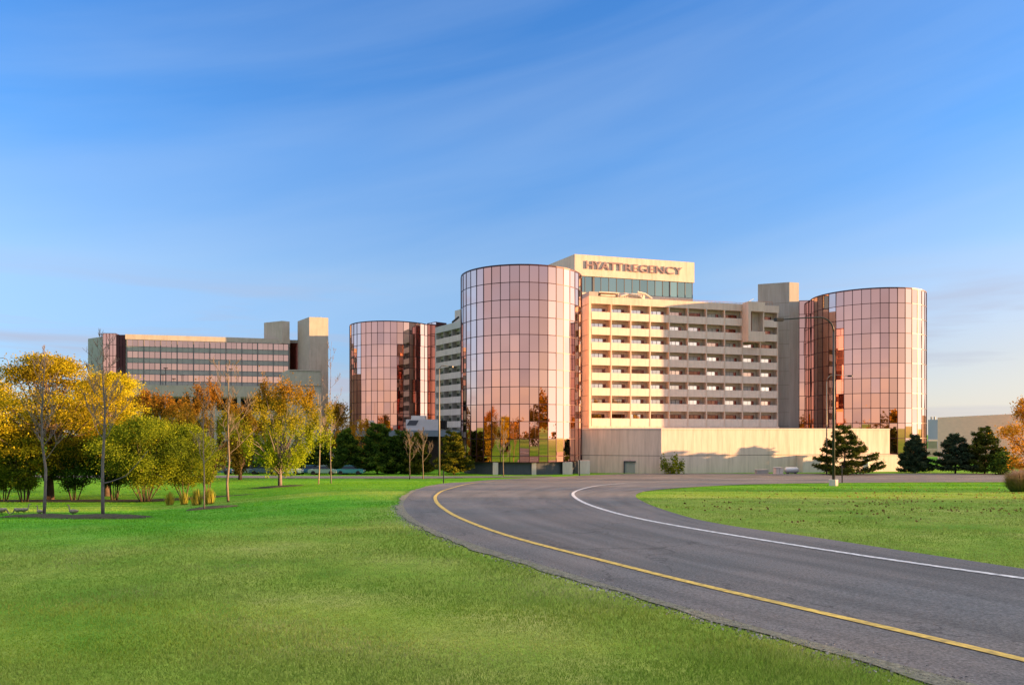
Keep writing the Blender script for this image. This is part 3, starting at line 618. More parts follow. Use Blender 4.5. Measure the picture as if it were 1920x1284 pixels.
# low annex in front of the podium
an = MB(); AO = (X(1505, 129), 129.0); an.box(0, 20.9, 0, 3.2, E - 7.5, E - 4.0)
ano = hb(an, 'low_annex', M['conc_lt'], loc=(AO[0], AO[1], 0), rz=math.atan2(.259, .966))
q = MB(); q.box(-.05, 20.95, -.05, 3.2, E - 4.0, E - 3.86); q.build('coping', M['conc'], ano); q = MB(); q.box(13.2, 13.5, -.25, -.01, E - 7, E - 4.1); q.build('downpipe', M['metal'], ano)
# entrance canopy and glazed lobby behind the evergreens
cpx0, cpx1 = X(603, 152), X(872, 142)
lb = MB(); lb.prism([(cpx0, 152), (-8.5, 141), (-8.5, 165), (cpx0, 168)], E - 7, E - .9)
lob = hb(lb, 'lobby', mat('lobby_glass', (.05, .03, .03), .3, .3, var=.3, scale=.4))
q = MB(); q.prism([(cpx0 - .5, 150.5), (-8.5, 139), (-8.5, 167), (cpx0 - .5, 169)], E - .6, E + .55); cano = q.build('canopy', mat('canopy_metal', (.22, .25, .30), .5, .3), lob)
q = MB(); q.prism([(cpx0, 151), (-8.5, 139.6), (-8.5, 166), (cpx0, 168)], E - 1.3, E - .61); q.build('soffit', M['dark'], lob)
q = MB(); q.prism([(X(606, 151.4), 151.4), (X(660, 149.5), 149.5), (X(660, 150), 150), (X(606, 151.9), 151.9)], E - 6.9, E - 2.6); q.build('low_wall', M['conc_lt'], lob)
def hp(name, m, px0, px1, py0, py1, Y, dep):
    q = MB(); q.box(X(px0, Y), X(px1, Y), Y, Y + dep, Z(py1, Y), Z(py0, Y)); return q.build(name, M[m], lob)
u = hp('rooftop_unit', 'metal', 761, 822, 786, 806.5, 150, 5)
hp('rooftop_unit', 'metal', 771, 797, 779, 786, 152, 3)
q = MB(); Yl = 149.9; q.face([(X(762, Yl), Yl, Z(797, Yl)), (X(780, Yl), Yl, Z(797, Yl)), (X(785, Yl), Yl, Z(788, Yl)), (X(768, Yl), Yl, Z(788, Yl))]); lv = q.build('louvre', M['base'], lob)
q = MB(); q.box(X(822, 150), X(834, 150), 150.5, 155, Z(804, 150), Z(788, 150)); q.build('rooftop_unit', M['dark'], lob)
hp('vent_pipe', 'metal', 669.5, 674.5, 790, 806, 152, .5); hp('vent_pipe', 'metal', 681, 685, 801, 806, 152, .4); hp('chimney_box', 'conc_lt', 686.5, 699, 788, 808, 152, 1.5)
# ------------------------------------------------------------------ office building on the left
off_ = empty('office_building', (0, 0, E - 7), 'wide office block with pink window bands and two roof shafts, rising behind the yellow trees', 'office building')
def ob(mb, name, m, loc=(0, 0, 0), rz=0): return mb.build(name, m, off_, (loc[0], loc[1], loc[2] - (E - 7)), rz)
OO = (-98.6, 190.6); tho = math.atan2(10.1, 38.8); OL = 40.1
q = MB(); q.box(0, OL, .15, 16, E - 7, E + 24.0); q.box(-.1, OL + .1, -.05, 16, E + 24.0, E + 25.25); obo = ob(q, 'facade', M['conc_off'], (*OO, 0), tho)
FO = 2.93; ZO = E + 23.95
for r_ in range(5):
    z1 = ZO - r_ * FO
    q = MB(); q.box(.25, OL - .2, .02, .14, z1 - FO, z1 - FO + 1.15); q.build('spandrel', M['spandrel'], obo)
    q = MB(); q.box(.25, OL - .2, -.02, .14, z1 - .08, z1 + .04); q.box(.25, OL - .2, -.02, .14, z1 - FO + 1.15, z1 - FO + 1.24); q.build('window_rail', M['greyframe'], obo)
    for b_ in range(10):
        a = .25 + b_ * (OL - .45) / 10; w_ = (OL - .45) / 10; q = MB()
        for k in range(3):
            j = rng.gauss(0, .012); x0 = a + .1 + k * (w_ - .2) / 3; x1 = x0 + (w_ - .2) / 3 - .07
            q.quad((x0, .08 + j, z1 - FO + 1.24), (x1, .08 - j, z1 - FO + 1.24), (x1, .08 - j, z1 - .08), (x0, .08 + j, z1 - .08))
        q.build('window', M['offwin'], obo)
q = MB()
for b_ in range(11): a = .25 + b_ * (OL - .45) / 10; q.box(a - .1, a + .1, -.1, .14, E + 8, ZO)
for b_ in range(30): a = .25 + b_ * (OL - .45) / 30; q.box(a - .03, a + .03, .0, .13, ZO - 5 * FO, ZO)
q.build('pilaster', M['greyframe'], obo)
# roof shafts
def shaft_ob(name, pts, z0, z1, m='conc_off'): q = MB(); q.prism(pts, z0, z1); return ob(q, name, M[m])
st = shaft_ob('stair_tower', [(X(558, 203), 203), (X(580, 195.5), 195.5), (X(615.5, 197), 197), (X(611, 207), 207), (X(560, 203), 210)], E - 7, E + 30.4)
q = MB(); q.box(0, 2.8, 0, 3, 0, .5); q.build('roof_hatch', M['conc_lt'], st, (X(582, 199), 199, E + 30.4))
shaft_ob('roof_shaft', [(X(495, 203), 203), (X(529, 199.5), 199.5), (X(543, 200.8), 200.8), (X(543, 206), 206), (X(497, 208), 208)], E + 24, E + 30)
q = MB(); q.box(0, 3, 0, 2.5, 0, .35); ob(q, 'roof_hatch', M['conc_gr'], (X(499, 204.5), 204.5, E + 30))
q = MB(); q.box(X(542, 204), X(560, 204), 204, 210, E - 7, E + 24.6); ob(q, 'glass_recess', M['darkdoor'])
q = MB(); q.box(X(541, 204), X(562, 204), 203.6, 210, E + 24.62, E + 25.4); ob(q, 'recess_cap', M['conc_gr'])
bl = MB(); BL0 = (X(543, 176), 176); bl.prism([(X(528, 184), 184), BL0, (X(601, 177.5), 177.5), (X(604, 190), 190), (X(530, 192), 192)], E - 7, E + 15)
blo = ob(bl, 'front_block', M['conc_off'])
q = MB(); q.box(0, 7.4, -.04, .0, -.05, .05)
for zz in (E + 14.7, E + 11.2, E + 6.9): q2 = MB(); q2.box(0, 7.3, -.06, .02, -.04, .04); q2.build('joint_line', M['joint'], blo, (BL0[0], BL0[1], zz), math.atan2(1.5, 7.3))
q = MB(); q.box(X(531, 182), X(535, 182), 181.2, 181.6, E + 10.8, E + 12.4)
# lower rear parts on its left side
q = MB(); q.prism([(X(165, 205), 205), (X(193, 200), 200), (X(206, 203), 203), (X(170, 212), 212)], E - 7, E + 25.9); ob(q, 'rear_block', M['spandrel'])
def ofg(p0, p1, zt, n_, m_='copper'):
    d = Vector((p1[0] - p0[0], p1[1] - p0[1], 0)); ln = d.length; th = math.atan2(d.y, d.x); b = MB(); b.box(0, ln, .08, 4, E - 7, zt); o = ob(b, 'glass_bay', M['mull'], (*p0, 0), th)
    g_ = MB(); m2 = MB()
    for k in range(n_):
        for r_ in range(12):
            z = zt - (r_ + 1) * FO; j = rng.gauss(0, .008); g_.quad((ln * k / n_ + .04, j, z), (ln * (k + 1) / n_ - .04, -j, z), (ln * (k + 1) / n_ - .04, -j, z + FO), (ln * k / n_ + .04, j, z + FO)); 
        m2.box(ln * k / n_ - .05, ln * k / n_ + .05, -.07, .06, E - 7, zt)
    for r_ in range(12): m2.box(0, ln, -.05, .06, zt - r_ * FO - .06, zt - r_ * FO + .06)
    g_.build('glass_panes', M[m_], o); m2.build('mullion_grid', M['mull'], o)
ofg((X(193, 196), 196), (X(218, 196.5), 196.5), E + 26.2, 4); ofg((X(218, 196.6), 196.6), (X(235.5, 196.4), 196.4), E + 25.8, 3, 'blackglass')
# garage in front of the office block
ga = empty('parking_garage', (0, 0, E - 7), 'beige parking garage with dark openings, half hidden behind the orange trees', 'parking garage')
GO = (-95.0, 178.0); thg = math.atan2(8, 40)
q = MB(); q.box(0, 46.5, 0, .4, E + 8.9, E + 11.6); q.box(0, 46.5, 0, .4, E + 3.4, E + 5.6); q.box(0, 46.5, 0, .4, E - 1.9, E + .3); q.box(0, 46.5, .4, 12, E + 8.6, E + 8.9); q.box(0, 46.5, .4, 12, E + 3.1, E + 3.4); q.box(0, 46.5, 0, .4, E - 7, E - 5.2)
for k in range(9): a = k * 5.6; q.box(a, a + .8, .05, .6, E - 5.2, E + 8.9)
gao = q.build('deck', M['conc_off'], ga, (GO[0], GO[1], -(E - 7)), thg)
q = MB(); q.box(0, 46.5, 11, 12, E - 7, E + 8.8); q.build('back_wall', M['base'], ga, (GO[0], GO[1], -(E - 7)), thg)
q = MB()
for k in range(8): q.box(2.0 + k * 5.6, 4.2 + k * 5.6, 5, 5.2, E + 8.0, E + 8.15)
q.build('ceiling_light', M['metal'], ga, (GO[0], GO[1], -(E - 7)), thg)
# low building at the right edge
rb = empty('retail_building', (0, 0, E - 7), 'long low beige building at the right edge, behind the dark conifers', 'building')
def rbb(mb, n_, m_): return mb.build(n_, m_, rb, (0, 0, -(E - 7)))
q = MB(); q.prism([(X(1758, 202), 202), (X(1921, 160), 160), (X(1960, 158), 158), (160, 158), (160, 210)], E - 7, E + 4.25)
ro = rbb(q, 'wall', mat('tan_brick', (.72, .50, .36), .9, var=.06, scale=1.2, stretch=(.4, .4, 3)))
q = MB(); q.prism([(X(1740, 232), 232), (X(1762, 228), 228), (X(1770, 240), 240), (X(1742, 240), 240)], E - 7, E + 4.2); rbb(q, 'rear_wall', mat('blue_grey_cladding', (.34, .37, .42), .7))
q = MB(); q.box(X(1740, 225), X(1757, 225), 225, 227, E - 4.6, E - 2.4); wn_ = rbb(q, 'window', M['teal']); q = MB(); q.box(X(1740, 224.8), X(1758, 224.8), 224.6, 227.2, E - 2.38, E - 1.9); rbb(q, 'window_head', M['conc_lt'])
q = MB(); q.box(X(1737, 222), X(1760, 222), 222, 227, E - 7, E - 4.62); rbb(q, 'low_wall', M['conc_gr'])
for px in (1746.5, 1752.5):
    q = MB(); q.tube([(0, 0, 0), (0, 0, 1.0)], .3, 8); q.build('roof_vent', M['spandrel'], rb, (X(px, 236), 236, E + 4.2 - (E - 7)))
# ------------------------------------------------------------------ plants
def leaf_quads(cen, size, nrng, aspect=.6, flat=0.0, size_var=.35):
    n = len(cen); a = nrng.normal(size=(n, 3)); a[:, 2] *= (1 - flat); a /= np.linalg.norm(a, axis=1)[:, None]
    b = nrng.normal(size=(n, 3)); b -= (b * a).sum(1)[:, None] * a; b /= np.linalg.norm(b, axis=1)[:, None]
    s = size * (1 + size_var * nrng.uniform(-1, 1, n)); h1 = a * (s / 2)[:, None]; h2 = b * (s * aspect / 2)[:, None]
    V = np.stack([cen - h1, cen + h2, cen + h1, cen - h2], 1).reshape(-1, 3); Fc = np.arange(4 * n).reshape(-1, 4); return V, Fc
def crown_points(nrng, H, W, z0, nclump, nleaf, shape='round', clump=.16, skew=0):
    """clumps on and inside an uneven crown envelope"""
    P = []; T = []
    k = 0
    bumps = nrng.uniform(.78, 1.18, (8, 5))
    while k < nclump:
        t = nrng.uniform(0, 1); ang = nrng.uniform(0, 2 * math.pi)
        if shape == 'round': rad = math.sin(math.pi * (.08 + .86 * t) ** .85) 
        elif shape == 'vase': rad = .25 + .95 * math.sin(math.pi * min(1, t * .98) ** 1.0 * .85) * (1 if t < .75 else (1.15 - t) / .4)
        elif shape == 'oval': rad = math.sin(math.pi * (.06 + .9 * t)) ** .8
        elif shape == 'cone': rad = (1 - t) ** .8 + .06
        else: rad = 1 - .4 * t
        rad *= bumps[int(ang / (2 * math.pi) * 8) % 8, min(4, int(t * 5))]
        rho = nrng.uniform(.0, 1) ** .45
        x = math.cos(ang) * rad * rho * W / 2; y = math.sin(ang) * rad * rho * W / 2; z = z0 + t * (H - z0)
        P.append((x + skew * t, y, z)); T.append(rho); k += 1
    return np.array(P)
def hard(o_): return o_
def leafy_tree(name, Y, px, H, W, lm, label, cat='tree', group=None, z0=.28, tr=.16, leafs=14000, size=.16, shape='round', seed=1, bark='bark', nclump=110, clump=.11, stems=1, basey=None, spread=.38, limbs=40, layered=0, x=None, droop=0, dens=1):
    nr_ = np.random.default_rng(seed); rg = random.Random(seed)
    x = X(px, Y) if x is None else x; z = G(x, Y) - .03
    root = empty(name, (x, Y, z), label, cat, group)
    pts = crown_points(nr_, H, W, H * z0, nclump, 0, shape)
    tb = MB()
    if stems == 1:
        top = H * .8; tp = [(0, 0, -.1), (rg.uniform(-.05, .05), 0, H * .15), (rg.uniform(-.15, .15), rg.uniform(-.1, .1), H * .4), (rg.uniform(-.2, .2), 0, top)]
        tb.tube(tp, [tr * 1.35, tr, tr * .7, tr * .15], 8)
        for i in range(min(limbs, len(pts))):
            p = pts[i]; h = (H * z0 * rg.uniform(.55, 1.0) if shape == 'vase' else max(H * z0 * .7, min(top * .9, p[2] * rg.uniform(.45, .75)))); f = h / top
            b0 = Vector((tp[2][0] * f, 0, h)); e = Vector(p); mid = b0.lerp(e, .5) + (Vector(((b0.x - e.x) * .12, 0, .02 * H)) if shape == 'vase' else Vector((0, 0, -.08 * H * rg.random())))
            tb.tube([b0, mid, e], [tr * .38 * (1 - .5 * f), tr * .22, tr * .06], 5, False)
    else:
        for s_ in range(stems):
            a = 2 * math.pi * s_ / stems + rg.uniform(-.3, .3); rr_ = W * spread * rg.uniform(.5, 1.1)
            b0 = Vector((math.cos(a) * .07 * stems ** .5, math.sin(a) * .07 * stems ** .5, -.1)); m1 = Vector((math.cos(a) * rr_ * .45, math.sin(a) * rr_ * .45, H * .28)); e = Vector((math.cos(a) * rr_, math.sin(a) * rr_, H * .8))
            tb.tube([b0, m1, m1.lerp(e, .5) + Vector((rg.uniform(-.15, .15), 0, 0)), e], [tr, tr * .8, tr * .5, tr * .12], 6)
            for i in range(limbs // stems):
                p = Vector(pts[rg.randrange(len(pts))]); f = rg.uniform(.2, .7); q0 = m1.lerp(e, f); 
                if (p - q0).length < W * .5: tb.tube([q0, q0.lerp(p, .5) + Vector((0, 0, -.1)), p], [tr * .3, tr * .18, tr * .06], 4, False)
    tb.build('trunk', M[bark], root, smooth=True)
    r_c = W * clump
    per = nr_.multinomial(leafs, (lambda w_: w_ / w_.sum())(nr_.uniform(.3, 1.7, len(pts))))
    cen = np.repeat(pts, per, 0); dd_ = nr_.normal(size=(len(cen), 3)) * r_c * (np.array([.75, .75, 1.9]) if shape == 'vase' else (np.array([1.5, 1.5, .45]) if layered else np.array([1, 1, .75]))); 
    cen = cen + dd_; cen[:, 2] = np.maximum(cen[:, 2], H * z0 * .55)
    V, Fc = leaf_quads(cen, size, nr_)
    link('crown', np_mesh('crown', V, Fc, 4), lm, root)
    return root
def bare_tree(name, px, Y, H, label, cat='tree', group=None, seed=1, tr=.06, bark='barkgrey', spread=.35, depth=3, minr=.008, z0=.35, nb=12, leafm=None, lean=0, nleaf=0, up=.9, extra=None):
    rg = random.Random(seed); x = X(px, Y); z = G(x, Y) - .03; root = empty(name, (x, Y, z), label, cat, group)
    t = MB(); tp = [Vector((lean * f * H, rg.uniform(-.02, .02) * H * f, -.1 + f * (H + .1))) + Vector((rg.uniform(-.01, .01) * H * (f > 0), 0, 0)) for f in (0, .15, .3, .45, .6, .75, .9, 1)]
    rd = [tr * 1.15, tr, tr * .9, tr * .75, tr * .6, tr * .42, tr * .25, minr * .7]; t.tube(tp, rd, 7); t.build('trunk', M[bark], root, smooth=True)
    br = MB(); tips = []
    def grow(p, d, ln, r, lv):
        pts = [p]; q = p.copy(); dd_ = d.copy()
        for k in range(4):
            dd_ = (dd_ + Vector((rg.uniform(-.18, .18), rg.uniform(-.18, .18), .12 * up))).normalized(); q = q + dd_ * ln / 4; pts.append(q.copy())
        br.tube(pts, [r, r * .8, r * .65, r * .5, max(minr * .5, r * .3)], 4 if r < .03 else 5, False); tips.extend(pts[1:])
        if lv > 0:
            for k in range(rg.choice((3, 4, 5))):
                f = rg.uniform(.25, .95); i = min(3, int(f * 4)); s = pts[i].lerp(pts[i + 1], f * 4 - i)
                side = Vector((rg.uniform(-1, 1), rg.uniform(-1, 1), rg.uniform(.1, .9))).normalized()
                grow(s, (dd_ * .7 + side * .75).normalized(), ln * rg.uniform(.35, .6), max(minr, r * .5), lv - 1)
    for i in range(nb):
        f = z0 + (1 - z0) * (i + rg.random()) / nb * .95; a = i * 2.4 + rg.uniform(-.4, .4); k = min(6, int(f * 7)); fr_ = [0, .15, .3, .45, .6, .75, .9, 1]
        j = max(q for q in range(7) if fr_[q] <= f); p = tp[j].lerp(tp[j + 1], (f - fr_[j]) / (fr_[j + 1] - fr_[j])); ln = H * spread * (1.15 - f) * rg.uniform(.7, 1.1) + .1 * H * .3
        grow(p, Vector((math.cos(a), math.sin(a) , up)).normalized(), ln, max(minr, tr * .45 * (1.1 - f)), depth - 1)
    if extra: br.tube(extra, [tr * .45, tr * .4, tr * .3, tr * .2, .008], 5, False)
    bo = br.build('branches', M[bark], root)
    if leafm and nleaf:
        nr_ = np.random.default_rng(seed); T = np.array([tuple(q) for q in tips]); cen = T[nr_.integers(0, len(T), nleaf)] + nr_.normal(size=(nleaf, 3)) * .12; V, Fc = leaf_quads(cen, .11, nr_); link('crown', np_mesh('crown', V, Fc, 4), leafm, root)
    return root
def pine(name, px, Y, H, W, lm, label, group=None, seed=1, whorls=13, size=.38, bark='bark', per=46, z0=.06, top_sharp=1.0, gap=.25, tr=.16, droop=.1, power=.8):
    nr_ = np.random.default_rng(seed); rg = random.Random(seed); x = X(px, Y); z = G(x, Y) - .03; root = empty(name, (x, Y, z), label, 'tree', group)
    t = MB(); t.tube([(0, 0, -.1), (.03 * H, 0, H * .5), (0, 0, H * .98)], [tr, tr * .6, tr * .12], 7)
    cen = []
    for w_ in range(whorls):
        f = (w_ + .3) / whorls; zc = H * (z0 + (1 - z0) * f); nb = rg.choice((5, 6, 7)) if f < .8 else 4
        for k in range(nb):
            a = 2 * math.pi * k / nb + rg.uniform(-.5, .5) + w_; ln = W / 2 * ((1 - f) ** power + .06) * rg.uniform(.68, 1.15)
            b0 = Vector((0, 0, zc + rg.uniform(-.15, .15))); e = b0 + Vector((math.cos(a) * ln, math.sin(a) * ln, ln * rg.uniform(.05, .35) - droop * ln)); m_ = b0.lerp(e, .55) - Vector((0, 0, .08 * ln))
            t.tube([b0, m_, e], [tr * .3 * (1 - .6 * f), tr * .2 * (1 - .6 * f), .02], 4, False)
            n_ = int(per * (ln / (W / 2)) + 10)
            for j in range(n_):
                s = gap + (1 - gap) * rg.random() ** .7; p = b0.lerp(m_, s / .55) if s < .55 else m_.lerp(e, (s - .55) / .45)
                lat = Vector((-math.sin(a), math.cos(a), 0)) * rg.gauss(0, .16 * ln * (1.25 - s) + .06); cen.append(tuple(p + lat + Vector((0, 0, abs(rg.gauss(.05, .12))))))
    t.build('trunk', M[bark], root, smooth=True); cen = np.array(cen); c2 = np.repeat(cen, 5, 0) + nr_.normal(size=(len(cen) * 5, 3)) * size * .3
    V, Fc = leaf_quads(c2, size, nr_, .3, flat=.3); link('crown', np_mesh('crown', V, Fc, 4), lm, root); return root
# leaf materials
L_yel = leaf_mat('yellow_leaves', [(.07, .055, .012), (.20, .15, .012), (.42, .33, .012), (.62, .52, .03)], nscale=.28)
L_yel2 = leaf_mat('bright_yellow_leaves', [(.16, .12, .012), (.40, .34, .012), (.62, .54, .03)], nscale=.3)
L_grn = leaf_mat('yellow_green_leaves', [(.025, .045, .01), (.09, .13, .012), (.20, .25, .015), (.36, .36, .02)], nscale=.4)
L_dgrn = leaf_mat('dark_green_leaves', [(.015, .04, .008), (.04, .09, .01), (.11, .19, .015)], nscale=.5)
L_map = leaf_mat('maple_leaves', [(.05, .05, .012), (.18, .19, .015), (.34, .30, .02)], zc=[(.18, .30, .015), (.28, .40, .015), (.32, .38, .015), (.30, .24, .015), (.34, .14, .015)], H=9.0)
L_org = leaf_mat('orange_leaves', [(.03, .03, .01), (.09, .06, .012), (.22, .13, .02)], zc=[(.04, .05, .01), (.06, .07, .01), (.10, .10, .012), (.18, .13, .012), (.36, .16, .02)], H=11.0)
L_brn = leaf_mat('brown_orange_leaves', [(.14, .08, .01), (.32, .17, .012), (.46, .26, .015)], nscale=.4)
L_orb = leaf_mat('orange_gold_leaves', [(.3, .14, .015), (.52, .26, .02), (.6, .34, .04)], nscale=.5)
L_pine = leaf_mat('pine_needles', [(.018, .03, .008), (.05, .07, .012), (.12, .13, .02)], trans=.15, nscale=.8)
L_pineg = leaf_mat('golden_pine_needles', [(.03, .04, .008), (.10, .11, .012), (.28, .24, .02)], trans=.25, nscale=.6)
L_fir = leaf_mat('dark_fir_needles', [(.012, .028, .016), (.03, .055, .03), (.08, .10, .045)], trans=.1, nscale=.8)
L_ever = leaf_mat('evergreen_leaves', [(.015, .035, .01), (.05, .10, .015), (.18, .22, .02)], trans=.25, nscale=.7)
# left group
leafy_tree('yellow_tree', 58, 92, 11.0, 13.0, L_yel, 'large golden yellow tree with a thick dark trunk, farthest left', seed=11, leafs=70000, size=.15, nclump=210, clump=.036, tr=.30, z0=.22, layered=1, limbs=70)
leafy_tree('yellow_tree', 64, 200, 10.4, 8.6, L_yel2, 'bright yellow tree just right of the large golden one', seed=12, leafs=46000, size=.15, nclump=140, clump=.044, tr=.2, z0=.26, layered=1)
leafy_tree('yellow_tree', 70, -20, 10.4, 9, L_yel, 'golden yellow tree cut by the left picture edge', seed=13, leafs=30000, size=.16, nclump=130, clump=.06, tr=.2)
ST = 'multi-stemmed shrub trees along the mulch strip'
for i, (px, Y, H, W, n_, st_, lm, lab) in enumerate([
    (272, 55, 5.9, 6.6, 20000, 8, L_grn, 'broad yellow-green multi-stemmed shrub tree, tallest of its row'),
    (345, 57, 5.4, 5.0, 13000, 4, L_grn, 'yellow-green shrub tree with a forked leaning stem beside the grass tufts'),
    (214, 57, 5.6, 3.8, 8000, 6, L_dgrn, 'dark green shrub tree with a tight bundle of stems between yellow tree and broad one'),
    (140, 57, 4.4, 4.2, 7000, 5, L_dgrn, 'low dark green shrub tree fanning out right of the thick trunk'),
    (46, 55, 4.6, 3.4, 8000, 6, L_grn, 'light green shrub tree with orange lit stems left of the thick trunk'),
    (6, 56, 4.4, 3.6, 8000, 5, L_grn, 'green shrub tree cut by the left picture edge, near the ducks'),
    (388, 60, 4.6, 2.0, 3500, 3, L_grn, 'slim yellow-green shrub tree at the right end of the row')]):
    leafy_tree('shrub_tree', Y, px, H, W, lm, lab, 'shrub', ST, seed=30 + i, leafs=int(n_ * 1.7), size=.125, nclump=130, clump=.06, stems=int(st_ * 1.4), tr=.04, z0=.24, shape='oval', limbs=40, bark='bark')
# autumn trees behind
AT = 'autumn trees in front of the garage'
for i, (px, Y, H, W, lab) in enumerate([
    (262, 100, 11.6, 6.0, 'orange-topped tree beside the bright yellow one'), (312, 98, 10.6, 6.5, 'rusty orange tree with a dark green lower crown, second in its row'),
    (352, 103, 10.3, 6.0, 'small dark brown tree with a few orange tips'), (396, 92, 11.5, 7.6, 'large orange tree behind the pale bare tree'), (450, 98, 9.0, 6.2, 'olive and orange tree between the bare tree and the maple')]):
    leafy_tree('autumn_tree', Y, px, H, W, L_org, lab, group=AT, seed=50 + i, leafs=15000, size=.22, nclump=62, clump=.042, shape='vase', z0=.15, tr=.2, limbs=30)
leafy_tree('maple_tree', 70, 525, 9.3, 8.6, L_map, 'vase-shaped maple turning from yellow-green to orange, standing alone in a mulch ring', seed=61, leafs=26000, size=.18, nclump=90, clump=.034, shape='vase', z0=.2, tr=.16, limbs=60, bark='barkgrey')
# saplings
bare_tree('bare_sapling', 82, 25.5, 5.7, 'bare grey sapling in the leftmost mulch ring by the ducks', seed=71, tr=.048, nb=24, spread=.24, minr=.007)
bare_tree('bare_sapling', 193, 24.0, 5.9, 'bare grey sapling in the largest mulch ring, with one long low side branch', seed=72, tr=.05, nb=24, spread=.25, z0=.42, extra=[(0, 0, 1.15), (.25, 0, 1.2), (.75, -.05, 1.38), (1.1, -.05, 1.75), (1.45, 0, 2.2)], minr=.007)
bare_tree('bare_sapling', 383, 33, 5.6, 'very thin leafless sapling on the crest beside the grass tufts', seed=73, tr=.03, nb=16, spread=.2, minr=.006)
bare_tree('bare_tree', 428, 44, 8.2, 'pale-barked bare tree with rising branches in front of the orange tree', seed=74, tr=.07, nb=15, spread=.36, bark='barkmid', minr=.012)
bare_tree('bare_sapling', 597, 74, 9.0, 'leaning pale bare sapling right of the maple', seed=75, tr=.06, nb=10, spread=.3, bark='barkpale', minr=.014, lean=.03)
bare_tree('bare_sapling', 621, 76, 14.5, 'tall straight bare sapling that tops the autumn tree behind it', seed=76, tr=.055, nb=10, spread=.17, bark='barkgrey', minr=.014)
bare_tree('bare_tree', 768, 101, 6.6, 'bare orange-lit tree, left one of the pair before the evergreens', seed=77, tr=.07, nb=11, spread=.38, bark='barkmid', minr=.02)
bare_tree('bare_tree', 793, 102, 6.8, 'bare orange-lit tree, right one of the pair, nearest the tall lamp', seed=78, tr=.075, nb=11, spread=.4, bark='barkmid', minr=.02)
bare_tree('bare_tree', 944, 111, 9.0, 'pale bare tree standing alone before the nearest glass tower', seed=79, tr=.07, nb=14, spread=.28, bark='barkmid', minr=.02, z0=.25)
# evergreens before the lobby
EV = 'evergreens before the lobby'
pine('pine_tree', 650, 122, 7.2, 5.2, L_ever, 'rounded green evergreen, first of its row beside the tall sapling', EV, 81, power=.45, per=70, size=.42)
pine('pine_tree', 707, 122, 8.2, 6.8, L_ever, 'widest green evergreen, in the middle of the row', EV, 82, power=.4, per=90, size=.42, whorls=15)
pine('pine_tree', 752, 124, 7.0, 6.2, L_ever, 'dark evergreen right behind the bare pair', EV, 83, power=.45, per=70, size=.42)
pine('pine_tree', 785, 121, 6.6, 4.6, L_pineg, 'golden green evergreen between the bare pair and the lamp', EV, 84, power=.5, per=60, size=.4)
pine('pine_tree', 851, 119, 7.0, 6.0, L_pineg, 'golden lit layered pine beside the nearest glass tower', EV, 85, power=.4, per=70, size=.4, whorls=9)
pine('pine_tree', 600, 126, 5.6, 6.0, L_ever, 'low dark evergreen behind the leaning sapling', EV, 86, power=.5, per=60)
pine('pine_tree', 555, 128, 4.5, 6.0, L_ever, 'low dark evergreen seen beneath the maple', EV, 87, power=.5, per=60)
pine('pine_tree', 480, 126, 5.0, 9.0, L_ever, 'spreading low evergreen seen between bare tree and maple', EV, 88, power=.5, per=60, whorls=8)
leafy_tree('autumn_tree', 140, 632, 11.9, 7.4, L_brn, 'brown-orange tree beside the small round tower', seed=91, leafs=9000, size=.3, nclump=60, clump=.09, tr=.2)
leafy_tree('golden_shrub', 131, 683, 8.6, 5.0, L_orb, 'gold and orange shrub poking above the evergreens', 'shrub', seed=92, leafs=4500, size=.28, nclump=30, clump=.05, shape='vase', tr=.1, stems=5)
leafy_tree('golden_shrub', 133, 640, 7.4, 4.0, L_orb, 'thin golden shrub under the brown-orange tree', 'shrub', seed=93, leafs=2200, size=.26, nclump=26, clump=.05, shape='vase', tr=.1, stems=4)
# right side
pine('pine_tree', 1582, 119, 7.9, 10.6, L_pine, 'broad open pine behind the large street lamp', None, 95, whorls=10, per=90, size=.42, z0=.03, power=.7, gap=.3)
CF = 'conifers at the right'
pine('fir_tree', 1716, 127, 6.4, 5.4, L_fir, 'dark conifer at the foot of the right glass tower', CF, 96, power=.6, per=60, size=.42)
pine('fir_tree', 1791, 124, 6.6, 7.4, L_fir, 'dark bluish conifer, middle one of the right three', CF, 97, power=.65, per=65, size=.4, whorls=12)
pine('fir_tree', 1846, 122, 7.6, 7.6, L_pine, 'loose olive conifer beside the orange tree', CF, 98, power=.65, per=60, size=.42, whorls=12)
leafy_tree('orange_tree', 95, 1928, 10.2, 6.4, L_orb, 'orange tree cut by the right picture edge', seed=99, leafs=9000, size=.24, nclump=70, clump=.07, tr=.15, z0=.12)
leafy_tree('green_shrub', 118, 1882, 3.2, 4.2, L_ever, 'low green shrub between conifer and orange tree', 'shrub', seed=100, leafs=3000, size=.3, nclump=30, clump=.1, stems=4, tr=.05, z0=.05)
leafy_tree('green_shrub', 121.5, 1258, 2.5, 4.2, L_grn, 'spiky green shrub at the corner of the podium wall', 'shrub', seed=101, leafs=900, size=.36, nclump=26, clump=.06, stems=12, tr=.03, z0=.05, shape='vase', spread=.45)
